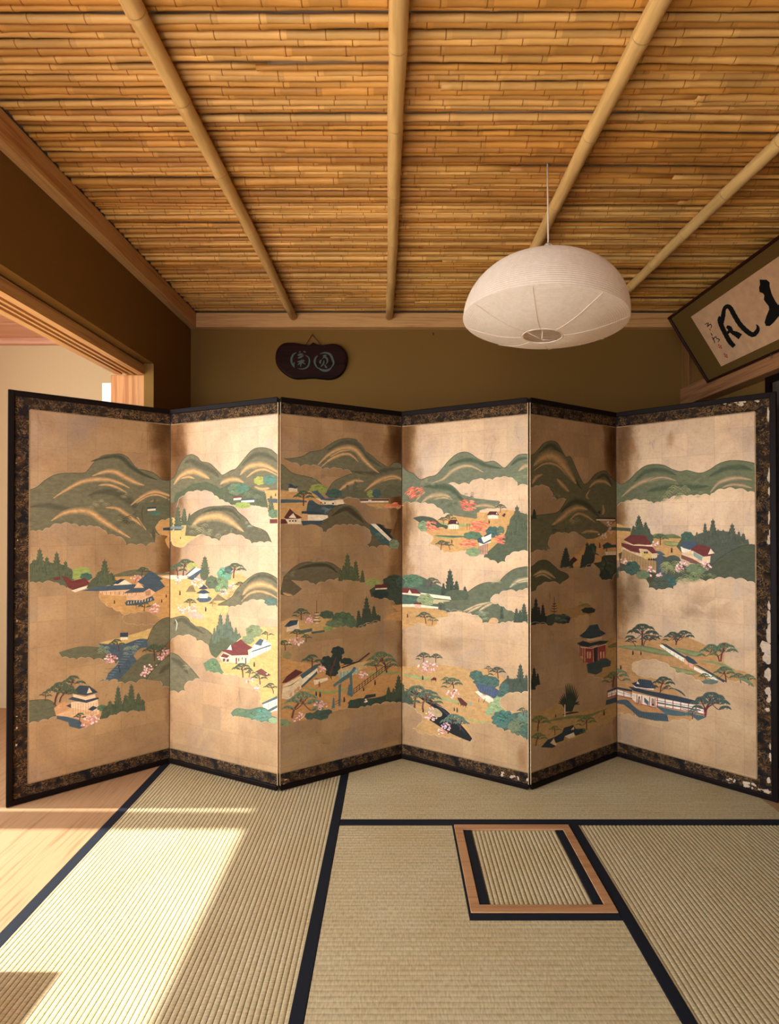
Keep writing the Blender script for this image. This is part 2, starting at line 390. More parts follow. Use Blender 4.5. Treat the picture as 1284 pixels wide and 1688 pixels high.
# ---------------------------------------------------------------- ceiling canes
b = MB(); b.box(XL, XR, YF, YB, 2.462, 2.48)
ceil = struct(b.build('ceiling', M_backing, org=(0, 0, 2.462)))
def cane(bm, y, r, rng, x0, x1, z):
    pts = []; rad = []; cols = []
    x = x0; base = rng.choice(['#d9a457', '#e1b067', '#cc954b', '#e5b66e', '#d29748', '#b27b3b', '#dfac63', '#c28945'])
    L = Vector(lin(base)); ph = rng.random()*6; ph2 = rng.random()*6; amp = rng.uniform(.001, .0055)
    nodesp = rng.uniform(.10, .19)
    flip = rng.random() < .5
    def P(x):
        return (x, y + amp*math.sin(x*2.1+ph) + amp*.6*math.sin(x*5.3+ph2), z + .0018*math.sin(x*3.7+ph2))
    def R(x):
        tt = (x-x0)/(x1-x0); tt = 1-tt if flip else tt
        return r*(1.08-.2*tt)
    x += rng.uniform(.0, nodesp)*.0
    nxt = x0 + rng.uniform(.02, nodesp)
    pts.append(P(x0)); rad.append(R(x0))
    while nxt < x1-.03:
        kink = rng.uniform(-.0012, .0012); y += kink
        cc = tuple(L*rng.uniform(.74, 1.1)); dk = (L[0]*.40, L[1]*.30, L[2]*.22)
        mid = (pts[-1][0]+nxt)/2
        for xx, rr, c in ((mid, .96, cc), (nxt-.012, 1.0, cc), (nxt-.004, 1.13, cc), (nxt-.0012, 1.05, dk), (nxt+.0012, 1.05, cc), (nxt+.005, 1.1, cc), (nxt+.014, .99, cc)):
            pts.append(P(xx)); rad.append(R(xx)*rr); cols.append(c)
        nxt += nodesp*rng.uniform(.8, 1.25)
    pts.append(P(x1)); rad.append(R(x1)); cols.append(tuple(L))
    bm.tube(pts, rad, 8, cols)
rng = random.Random(5)
NC = 0; y = 3.095
ys = []
while y > 1.12:
    p = rng.choice([.0145, .0165, .019, .0215, .0245, .0265]); ys.append((y-p/2, p)); y -= p
    if rng.random() < .14: y -= .004
stf = MB()
canes = []
for k, (yy, p) in enumerate(ys[::-1]):                 # nearest first
    bm = MB() if k < 100 else stf
    z = 2.452 - rng.uniform(0, .009)
    if rng.random() < .16:
        xs = rng.uniform(-.8, 1.4)
        cane(bm, yy, p*.49, rng, -1.198, xs, z); cane(bm, yy+rng.uniform(-.003, .003), p*.49, rng, xs-.03, XR-.002, z-.006)
    else: cane(bm, yy, p*.49, rng, -1.198 + rng.uniform(0, .006), XR-.002, z)
    if k < 100: bm.build('bamboo_cane', M_cane, ceil, True, org=(0, yy, 2.452))
yy = ys[-1][0]; yy = y
while yy > YF+.02:
    p = rng.choice([.018, .0195, .021]); cane(stf, yy, p*.49, rng, -1.198, XR-.002, 2.45); yy -= p
tag(stf.build('bamboo_canes', M_cane, ceil, True, org=(0, 0, 2.452)), None, None, None, 'stuff')

# ---------------------------------------------------------------- four big bamboo poles
POLES = [(-.620, -.607, 'thick bamboo ceiling pole nearest the left wall, slanting above the wooden plaque', .145),
         (.016, -.030, 'thick bamboo ceiling pole in the middle, running straight back', .19),
         (.628, .636, 'thick bamboo ceiling pole passing behind the paper lamp and its cord', .16),
         (1.262, 1.232, 'thick bamboo ceiling pole nearest the framed calligraphy on the right', .13)]
NODES = [[1.235, 1.50, 1.81, 2.17, 2.45, 2.76, 2.93], [1.33, 1.60, 1.93, 2.27, 2.62, 2.9], [1.30, 1.64, 2.00, 2.32, 2.6, 2.85], [1.66, 1.93, 2.2, 2.47, 2.68, 2.9]]
for (xa, xb, lab, _), nds in zip(POLES, NODES):
    nds = [1.0, .75, .5, .2, -.1, -.4, -.7, -1.0, -1.3] + nds; nds = sorted(nds)
    y0, y1 = -1.58, 3.098
    def PX(y): return xa + (xb-xa)*max(0, (y-1.22))/1.88 + .004*math.sin(y*3.1+xa*9)
    def RR(y): return .0248 - .003*(y-1.2)/1.9
    pts = [(PX(y0), y0, 2.408)]; rad = [RR(y0)]; cols = []
    L = Vector(lin('#deb87a'))
    for ny in nds:
        for dy, rr, c in ((-.06, 1, 1.0), (-.016, 1.0, 1.02), (-.005, 1.05, 1.05), (-.0015, 1.0, .6), (.0015, 1.0, .95), (.008, 1.045, 1.0), (.02, .985, 1.0)):
            pts.append((PX(ny), ny+dy, 2.408)); rad.append(RR(ny)*rr); cols.append(tuple(L*c))
    pts.append((PX(y1), y1, 2.408)); rad.append(RR(y1)); cols.append(tuple(L))
    b = MB(); b.tube(pts, rad, 20, cols)
    tag(b.build('bamboo_pole', M_pole, None, True, org=(xa, 0, 2.408)), lab, 'bamboo pole', None)

# ---------------------------------------------------------------- tatami mats
STRAW = lin('#cbbe9a'); STRAW_D = tuple(x*.66 for x in STRAW)
def ribs(bm, x0, x1, y0, y1, axis, pitch=.0152, h=.0022, cuts=None):
    if axis == 'X': h = .0007
    a0, a1 = (x0, x1) if axis == 'Y' else (y0, y1)
    n = max(1, round((a1-a0)/pitch)); p = (a1-a0)/n
    prf = []
    for k in range(n):
        for t, hh in ((0, 0), (.1, .55), (.3, .93), (.5, 1), (.7, .93), (.9, .55)):
            prf.append((a0+(k+t)*p, hh*h-h))
    prf.append((a1, -h))
    for i in range(len(prf)-1):
        (q0, h0), (q1, h1) = prf[i], prf[i+1]
        c = (STRAW_D if axis == 'Y' else tuple(v*.86 for v in STRAW)) if i % 6 in (0, 5) and min(h0, h1) < -h*.9 else STRAW
        r = 1
        if axis == 'Y': vs = [(q0, y0, h0), (q1, y0, h1), (q1, y1, h1), (q0, y1, h0)]
        else: vs = [(x0, q0, h0), (x1, q0, h0), (x1, q1, h1), (x0, q1, h1)]
        bm.add(vs, [(0, 1, 2, 3)], c)
def mat_body(bm, x0, x1, y0, y1): bm.box(x0, x1, y0, y1, -.055, -.003, STRAW)
def mat(label, x0, x1, y0, y1, axis, borders):
    t = empty('tatami_mat', ((x0+x1)/2, (y0+y1)/2, -.055)); tag(t, label, 'tatami mat')
    b = MB(); mat_body(b, x0, x1, y0, y1); ribs(b, x0, x1, y0, y1, axis)
    b.build('rush_surface', M_tatY if axis == 'Y' else M_tatX, t, org=((x0+x1)/2, (y0+y1)/2, -.055))
    for (p, q, r, s) in borders:
        b = MB(); b.box(p, q, r, s, -.05, .0012); b.build('cloth_border', M_cloth, t, org=((p+q)/2, (r+s)/2, -.05), bevel=.001)
    return t
mat('straw tatami mat at the left with lengthwise ribs, half of it in sunlight', -1.125, -.214, .104, 2.72, 'Y', [(-1.126, -1.088, .104, 2.72), (-.249, -.2135, .104, 2.72)])
mat('straw tatami mat lying crosswise in the shade under the folding screen', -.212, 1.556, 2.006, 2.93, 'X', [(-.212, 1.556, 2.006, 2.043)])
t = empty('tatami_mat', (.23, 1.05, -.055)); tag(t, 'straw tatami mat in the middle, cut out around the square hearth cover', 'tatami mat')
b = MB()
mat_body(b, -.212, .674, .104, 1.53); mat_body(b, -.212, .226, 1.53, 2.004); ribs(b, -.212, .674, .104, 1.53, 'X'); ribs(b, -.212, .226, 1.53, 2.004, 'X')
b.build('rush_surface', M_tatX, t, org=(.23, 1.05, -.055))
b = MB(); b.box(.226, .6745, 1.530, 1.556, -.05, .0014); b.build('cloth_border', M_cloth, t, org=(.45, 1.54, -.05), bevel=.001)
b = MB(); b.box(.2225, .2290, 1.530, 2.004, -.05, .0008); b.build('cloth_border', M_cloth, t, org=(.226, 1.77, -.05))
mat('straw tatami mat on the right side with lengthwise ribs and a black left border', .676, 1.556, .104, 2.004, 'Y', [(.676, .712, .104, 2.004)])
t = empty('hearth_cover', (.453, 1.78, -.05)); tag(t, 'square wooden-framed hearth cover with a small ribbed mat let into the floor', 'hearth cover')
x0, x1, y0, y1 = .2305, .6735, 1.557, 2.004; fw = .031
b = MB()
b.box(x0, x1, y0, y0+fw, -.05, .004); b.box(x0, x1, y1-fw, y1, -.05, .004); b.box(x0, x0+fw, y0+fw, y1-fw, -.05, .004); b.box(x1-fw, x1, y0+fw, y1-fw, -.05, .004)
b.build('wooden_frame', M_hearth, t, org=(x0, y0, -.05), bevel=.0015)
b = MB(); b.box(x0+fw, x1-fw, y0+fw, y1-fw, -.05, -.004, STRAW); ribs(b, x0+fw+.034, x1-fw-.030, y0+fw+.002, y1-fw-.002, 'Y', .0152, .003)
for i in range(len(b.v)): pass
b.build('rush_surface', M_tatY, t, org=(.453, 1.78, -.05))
for p in (x0+fw, x1-fw-.031): bb = MB(); bb.box(p+.001, p+.031, y0+fw+.001, y1-fw-.001, -.05, .0015); bb.build('cloth_border', M_cloth, t, org=(p, 1.78, -.05), bevel=.001)

# ---------------------------------------------------------------- paper pendant lamp
LX, LY = .541, 1.81
def tilt(p, a=math.radians(4.6)):                       # the shade hangs a little askew on its cord, pivoting at the top
    dx, dz = p[0]-LX, p[2]-2.09
    return (LX + dx*math.cos(a) + dz*math.sin(a), p[1], 2.09 - dx*math.sin(a) + dz*math.cos(a))
t = empty('pendant_lamp', (LX, LY, 2.44)); tag(t, 'white paper dome pendant lamp hanging by a cord from the bamboo ceiling', 'lamp')
b = MB(); NS = 56; R0 = .282; prof = []
zt, zr = 2.090, 1.880
NR = 54
for k in range(NR+1):                                      # dome with a fold at every rib
    a = math.pi/2*k/NR; r = R0*math.sin(a)**1.0; z = zr + (zt-zr)*(1-(1-math.cos(a))**1.18)
    if k == 0: r = .006
    prof.append((r, z))
    if k < NR:
        a2 = math.pi/2*(k+.5)/NR; prof.append((R0*math.sin(a2)-.0010, zr+(zt-zr)*(1-(1-math.cos(a2))**1.18)-.0008))
NU = 34
for k in range(1, NU+1):
    q = k/NU; r = R0 - (R0-.068)*q; z = zr - .052*math.sin(q*math.pi/2)
    prof.append((r+.003, z+.0005)); prof.append((r, z))
vs = []; fs = []
for i, (r, z) in enumerate(prof):
    for k in range(NS):
        an = 2*math.pi*k/NS; sc_ = 1 - .0035*abs(math.sin(an*4))
        vs.append(tilt((LX+r*sc_*math.cos(an), LY+r*sc_*math.sin(an), z)))
for i in range(len(prof)-1):
    for k in range(NS): fs.append((i*NS+k, i*NS+(k+1) % NS, (i+1)*NS+(k+1) % NS, (i+1)*NS+k))
b.add(vs, fs)
b.build('paper_shade', M_washi, t, False, org=(LX, LY, 1.83))
b = MB()
ring = [tilt((LX+.068*math.cos(2*math.pi*k/32), LY+.068*math.sin(2*math.pi*k/32), zr-.052)) for k in range(33)]
b.tube(ring, .0022, 6, cap=False)
for a in (.4, .4+math.pi): b.tube([tilt((LX+.068*math.cos(a), LY+.068*math.sin(a), zr-.052)), tilt((LX, LY, 1.815))], .001, 5)
for k in range(8):                                          # pale seams of the paper segments
    an = 2*math.pi*(k+.5)/8
    pts = [tilt((LX+r*math.cos(an), LY+r*math.sin(an), z-.001)) for (r, z) in prof[2*NR+1::2]]
    b.tube(pts, .0009, 5)
b.build('wire_rib', M_washi, t, True, org=(LX, LY, 1.83))
b = MB(); b.tube([(LX, LY, 2.14), (LX, LY, 2.086)], .0022, 8); b.tube([(LX-.001, LY, 2.445), (LX, LY, 2.3), (LX+.001, LY, 2.15)], .0028, 8)
b.tube([tilt((LX, LY, 1.815)), (LX, LY, 2.10)], .0016, 6)
b.build('cord', M_wcord, t, True, org=(LX, LY, 2.13))
b = MB()
for k, (rx, rz, ph) in enumerate(((.014, .012, 0), (.011, .014, .6), (.013, .009, 1.3))):
    b.tube([(LX+.002+rx*math.cos(a)*math.cos(ph), LY+rx*math.cos(a)*math.sin(ph), 2.142+rz*math.sin(a)) for a in [2*math.pi*q/16 for q in range(17)]], .0034, 6, cap=False)
b.build('cord_knot', M_wcord, t, True, org=(LX, LY, 2.14))
# ---------------------------------------------------------------- flat drawing on a plane, traced shapes
RX = Matrix.Rotation(PITCH, 3, 'X')
class Plane:
    def __init__(s, O, U, V, u0, u1, v0, v1, side=1):
        s.O = Vector(O); s.U = Vector(U).normalized(); s.V = Vector(V).normalized()
        s.N = s.U.cross(s.V).normalized()
        if s.N.dot(CAM - s.O) < 0: s.N = -s.N
        s.u0, s.u1, s.v0, s.v1 = u0, u1, v0, v1
        s.mb = MB(); s.bb = []; s.flip = False; s.WW = 0; s.vo = 0
    def uv(s, px, py):
        d = RX @ Vector(((px-PPX)/FPX, 1, (PPY-py)/FPX))
        t = (s.O-CAM).dot(s.N)/d.dot(s.N)
        q = CAM + d*t - s.O
        return (q.dot(s.U), q.dot(s.V))
    def put(s, pts, c, m):
        pts = clip(pts, s.u0, s.u1, s.v0, s.v1)
        if len(pts) < 3: return
        us = [p[0] for p in pts]; vs_ = [p[1] for p in pts]; bb = (min(us), max(us), min(vs_), max(vs_)); lv = 0
        for (b0, b1, b2, b3, l) in s.bb:
            if l > lv and b0 < bb[1] and b1 > bb[0] and b2 < bb[3] and b3 > bb[2]: lv = l
        lv += 1; s.bb.append(bb + (lv,))
        o = .0006 + lv*STEP
        tris = tessellate_polygon([[Vector((u, v, 0)) for u, v in pts]])
        P = [s.O + s.U*u + s.V*v + s.N*o for u, v in pts]
        fs = []
        for a, b_, c_ in tris:
            nrm = (P[b_]-P[a]).cross(P[c_]-P[a])
            if nrm.length < 1e-12: continue
            fs.append((a, b_, c_) if nrm.dot(s.N) > 0 else (a, c_, b_))
        if fs: s.mb.add(P, fs, c, [((s.WW-u) if s.flip else u, v+s.vo) for u, v in pts] if m else pts, m)
STEP = .000014
def clip(pts, u0, u1, v0, v1):
    for ax, lim, sg in ((0, u0, 1), (0, u1, -1), (1, v0, 1), (1, v1, -1)):
        out = []; n = len(pts)
        for i in range(n):
            a, b_ = pts[i], pts[(i+1) % n]
            da, db = (a[ax]-lim)*sg, (b_[ax]-lim)*sg
            if da >= 0: out.append(a)
            if (da > 0) != (db > 0) and da != db:
                t = da/(da-db)
                if 0 < t < 1: out.append((a[0]+(b_[0]-a[0])*t, a[1]+(b_[1]-a[1])*t))
        pts = out
        if len(pts) < 3: return []
    return pts
def cm(pts, n=5):
    if len(pts) < 3: return list(pts)
    o = []; P = [pts[0]] + list(pts) + [pts[-1]]
    for i in range(1, len(P)-2):
        p0, p1, p2, p3 = P[i-1:i+3]
        for k in range(n):
            t = k/n
            o.append(tuple(.5*((2*p1[j]) + (-p0[j]+p2[j])*t + (2*p0[j]-5*p1[j]+4*p2[j]-p3[j])*t*t + (-p0[j]+3*p1[j]-3*p2[j]+p3[j])*t**3) for j in (0, 1)))
    o.append(pts[-1]); return o
def area(p): return sum(p[i][0]*p[(i+1) % len(p)][1]-p[(i+1) % len(p)][0]*p[i][1] for i in range(len(p)))/2
def scal(p, q, sg, step=62, dep=.2):
    L = math.hypot(q[0]-p[0], q[1]-p[1]); n = max(1, round(L/step)); o = []
    nx, ny = -(q[1]-p[1])/(L+1e-9)*sg, (q[0]-p[0])/(L+1e-9)*sg
    for k in range(n):
        for j in range(6):
            t = (k+j/6)/n; h = math.sin(math.pi*j/6)*L/n*dep
            o.append((p[0]+(q[0]-p[0])*t+nx*h, p[1]+(q[1]-p[1])*t+ny*h))
    return o
class Art:
    """shapes given in picture units (origin, scale) and laid onto one or more planes"""
    def __init__(s, planes): s.pl = planes; s.rng = random.Random(3); s.T(0, 0, 1)
    def T(s, ox, oy, k, only=None, base='#5c5a41'): s.ox, s.oy, s.k, s.only, s.base = ox, oy, k, only, base
    def fill(s, c, pts, m=0):
        if isinstance(c, str):
            c = lin(c); g = sum(c)/3
            if c[1] > c[0]*1.25 or c[2] > c[0]*1.1: c = tuple(v*.58+g*.42 for v in c)
        px = [(s.ox+x/s.k, s.oy+y/s.k) for x, y in pts]
        xs = [p[0] for p in px]
        for P in s.pl:
            if s.only is not None and s.pl[s.only] is not P: continue
            if max(xs) < P.px0-6 or min(xs) > P.px1+6: continue
            P.put([P.uv(*p) for p in px], c, m)
    def path(s, spec):
        mode = 'c'; runs = []
        for tk in spec.replace('|', ' ').split():
            if tk in 'ciol': mode = tk; runs.append([mode, []]); continue
            x, y = tk.split(','); 
            if not runs: runs.append([mode, []])
            runs[-1][1].append((float(x), float(y)))
        allp = [p for r in runs for p in r[1]]; sg = 1 if area(allp) > 0 else -1
        out = []; lines = []
        last = None
        for mode, pts in runs:
            pp = ([last] if last else []) + pts; last = pts[-1]
            if mode == 'c': seg = cm(pp)
            elif mode == 'l': seg = pp
            else:
                seg = []
                for a, b_ in zip(pp[:-1], pp[1:]): seg += scal(a, b_, sg if mode == 'i' else -sg)
                seg.append(pp[-1])
            lines.append((mode, seg)); out += seg
        return out, lines
    def F(s, c, spec, edge=None, m=0, rim=True):
        out, lines = s.path(spec); s.fill(c, out, m)
        for mode, seg in lines:
            if mode == 'c' and edge: s.K(edge, seg, 3.2/4.5*s.k, smooth=False, taper=False)
            if mode in 'io' and rim: s.K('#d9bd92' if m == 0 else '#dcc39c', seg, 1.6/4.5*s.k, smooth=False, taper=False)
    def K(s, c, pts, w, smooth=True, taper=True):
        if w >= 30 and taper and s.only is not None:
            a, b_ = lin(c), lin(s.base)
            for f, ww in ((.2, 1.25), (.4, 1.05), (.6, .86), (.8, .68), (1, .48)):
                s.K(tuple(b_[i]*(1-f)+a[i]*f for i in range(3)) , [(x, y+.0) for x, y in pts], min(29.9, w*ww) if 0 else -w*ww)
            return
        w = abs(w)
        if smooth: pts = cm(pts, 6)
        n = len(pts)
        if n < 2: return
        L = []; R = []
        for i, p in enumerate(pts):
            a, b_ = pts[max(i-1, 0)], pts[min(i+1, n-1)]
            dx, dy = b_[0]-a[0], b_[1]-a[1]; l = math.hypot(dx, dy) or 1
            ww = w/2*(math.sin(math.pi*min(1, max(0, i/(n-1))))**.7 if taper else 1)
            ww = max(ww, w*.04)
            L.append((p[0]-dy/l*ww, p[1]+dx/l*ww)); R.append((p[0]+dy/l*ww, p[1]-dx/l*ww))
        s.fill(c, L+R[::-1])
    def H(s, pts, w, c='#cf9c5c', hill=None):
        a, b_ = lin(c), lin(s.base)
        for f, ww in ((.07, 2.5), (.17, 2.1), (.3, 1.75), (.45, 1.4), (.62, 1.05), (.8, .72), (1, .4)):
            s.K(tuple(b_[i]*(1-f)+a[i]*f for i in range(3)), pts, -w*ww)
    def poly(s, c, *p): s.fill(c, [(p[i], p[i+1]) for i in range(0, len(p), 2)])
    def blob(s, c, x, y, rx, ry, n=9, bump=.18):
        o = []; ph = s.rng.random()*6
        for k in range(n*5):
            a = 2*math.pi*k/(n*5); r = 1+bump*abs(math.sin(a*n/2+ph))-bump*.5
            o.append((x+rx*r*math.cos(a), y+ry*r*math.sin(a)))
        s.fill(c, o)
    def bush(s, x, y, rx, ry, c='#2f6b50', d=None):
        L = lin(c); d = d or tuple(v*.5 for v in L); n = max(7, int(rx/9)); s.blob(c, x, y, rx, ry, n)
        lt = tuple(min(1, v*1.35) for v in L)
        for k in range(max(4, int(rx*ry/220))):
            a = s.rng.random()*6.28; q = s.rng.random()**.5*.8
            px, py = x+rx*q*math.cos(a), y+ry*q*math.sin(a); r = min(rx, ry)*.24
            s.K(d if k % 2 else lt, [(px-r, py+r*.3), (px-r*.3, py-r*.5), (px+r*.5, py-r*.3), (px+r, py+r*.4)], r*.45)
    def conif(s, items, c='#48553a', base=None):
        if base: s.F(c, base, rim=True)
        L = lin(c); dk = tuple(v*.6 for v in L); lt = tuple(v*1.25 for v in L)
        for (x, yt, yb, w) in items:
            n = 8; l = [(x, yt), (x-w*.12, yt+(yb-yt)*.1)]; r = [(x+w*.12, yt+(yb-yt)*.1)]; sg_ = (yb-yt)/n
            for k in range(2, n+1):
                yy = yt+sg_*k; ww = w*(k/n)**.75
                j1, j2 = s.rng.uniform(.9, 1.15), s.rng.uniform(.9, 1.15)
                l += [(x-ww*j1, yy-sg_*1.05), (x-ww*.74, yy-sg_*.05)]; r += [(x+ww*j2, yy-sg_*1.05), (x+ww*.74, yy-sg_*.05)]
            s.fill(c, l+r[::-1])
            for k in range(9):
                q = s.rng.uniform(-.75, .75); y0 = yt+(yb-yt)*s.rng.uniform(.25, .8)
                s.K(dk if k % 2 else lt, [(x+q*w*.5, y0), (x+q*w*.8, y0+(yb-yt)*.13), (x+q*w*.9, y0+(yb-yt)*.26)], w*.12)
    def pine(s, x, y, h, lean=.2, c='#55653f', n=5, sp=1.0, tr='#5a2f24'):
        tx = x+lean*h; s.K(tr, [(x, y), (x+lean*h*.2, y-h*.35), (tx*.6+x*.4, y-h*.6), (tx, y-h*.9)], h*.085, taper=False)
        L = lin(c); dk = tuple(v*.6 for v in L)
        pos = [(0, -1.0, .42), (-.42, -.72, .36), (.45, -.68, .38), (-.22, -.86, .34), (.3, -.9, .34), (-.6, -.45, .28), (.62, -.42, .3)][:n]
        for (dx, dy, r) in pos:
            cx, cy = tx+dx*h*sp, y+dy*h
            s.K(tr, [(tx, y-h*.6), ((tx+cx)/2, cy+h*.1), (cx, cy+h*.03)], h*.035, taper=False)
            R = r*h*sp; s.fill(dk, [(cx-R, cy+R*.42), (cx-R*.75, cy+R*.02), (cx-R*.3, cy-R*.2), (cx+R*.3, cy-R*.2), (cx+R*.78, cy+R*.04), (cx+R, cy+R*.46), (cx+R*.5, cy+R*.22), (cx, cy+R*.1), (cx-R*.5, cy+R*.2)])
            for q in (-.6, -.2, .2, .6): s.K(c, [(cx+q*R*.4, cy-R*.15), (cx+q*R, cy), (cx+q*R*1.5, cy+R*.42)], R*.17)
    def arcs(s, x, y, r, n=6, c='#8f8660'):
        for k in range(n):
            cx, cy = x+s.rng.uniform(-r, r), y+s.rng.uniform(-r*.5, r*.5); q = r*.35
            s.K(c, [(cx-q, cy+q*.5), (cx-q*.4, cy-q*.15), (cx+q*.4, cy-q*.15), (cx+q, cy+q*.5)], q*.16)
            s.K(c, [(cx-q*.6, cy+q*.7), (cx-q*.1, cy+q*.15), (cx+q*.6, cy+q*.7)], q*.13)
    def bloss(s, x, y, rx, ry, n=None, cs=('#d9938e', '#eab9b0', '#f0cfc6', '#c97f7c'), tw='#6b3a30'):
        n = n or max(8, int(rx*ry/55))
        if tw: s.K(tw, [(x-rx*.2, y+ry*1.2), (x, y), (x+rx*.5, y-ry*.5)], 3)
        for k in range(n):
            a = s.rng.random()*6.28; q = s.rng.random()**.6; r = s.rng.uniform(5.5, 10)
            px, py = x+rx*q*math.cos(a), y+ry*q*math.sin(a); c = s.rng.choice(cs)
            s.fill(c, [(px+r*math.cos(t*1.05)*(1.1 if t % 2 else .85), py+r*.8*math.sin(t*1.05)) for t in range(6)])
    def maple(s, x, y, rx, ry, n=26, cs=('#d2552f', '#e2693d', '#c7452a', '#ea8a5e'), lean=-.25):
        for k in range(n):
            a = s.rng.random()*6.28; q = s.rng.random()**.6; px, py = x+rx*q*math.cos(a), y+ry*q*math.sin(a); r = s.rng.uniform(12, 20)
            s.K(s.rng.choice(cs), [(px-r, py-r*lean), (px, py-3), (px+r, py+r*lean*.6)], 8)
    def man(s, x, y, h=22, c='#241c1a'):
        s.K(c, [(x, y), (x+1, y-h*.5), (x, y-h*.8)], h*.34, taper=False); s.blob(c, x, y-h*.95, h*.14, h*.14, 3, 0)
    def wall(s, x0, y0, x1, y1, h, roof='#2d4350', w='#e6d3b8', rh=8, n=0, line='#7d4438'):
        s.poly(w, x0, y0, x1, y1, x1, y1+h, x0, y0+h); s.poly(roof, x0-3, y0-rh, x1+3, y1-rh, x1+3, y1+1, x0-3, y0+1)
        for k in range(1, n):
            t = k/n; s.K(line, [(x0+(x1-x0)*t, y0+(y1-y0)*t), (x0+(x1-x0)*t, y0+(y1-y0)*t+h)], 2, False, False)
    def house(s, x, y, w, h, rc='#6e2a22', wc='#e3c3a4', sk=0.0, n=5, rh=.5):
        R = rh*h; y2 = y+R
        s.poly(wc, x+w*.1, y2-2, x+w*.9, y2-2+sk*w*.8, x+w*.9, y+h+sk*w*.8, x+w*.1, y+h)
        for k in range(n):
            t = (k+.5)/n*.8+.1; s.K('#6b4236', [(x+w*t, y2+sk*w*t), (x+w*t, y+h+sk*w*t)], max(1.5, w*.012), False, False)
        s.poly(rc, x, y2+2, x+w*.1, y+R*.7, x+w*.24, y, x+w*.78, y+sk*w*.6, x+w*.92, y+R*.7+sk*w, x+w, y2+2+sk*w, x+w*.5, y2-R*.06+sk*w*.5)
        s.K(tuple(v*.5 for v in lin(rc)), [(x+w*.22, y+1), (x+w*.79, y+1+sk*w*.6)], max(2, h*.04), False, False)
        s.poly('#e8d8c0', x+w*.78, y+R*.25+sk*w*.7, x+w*.86, y+R*.75+sk*w*.8, x+w*.74, y+R*.75+sk*w*.75)

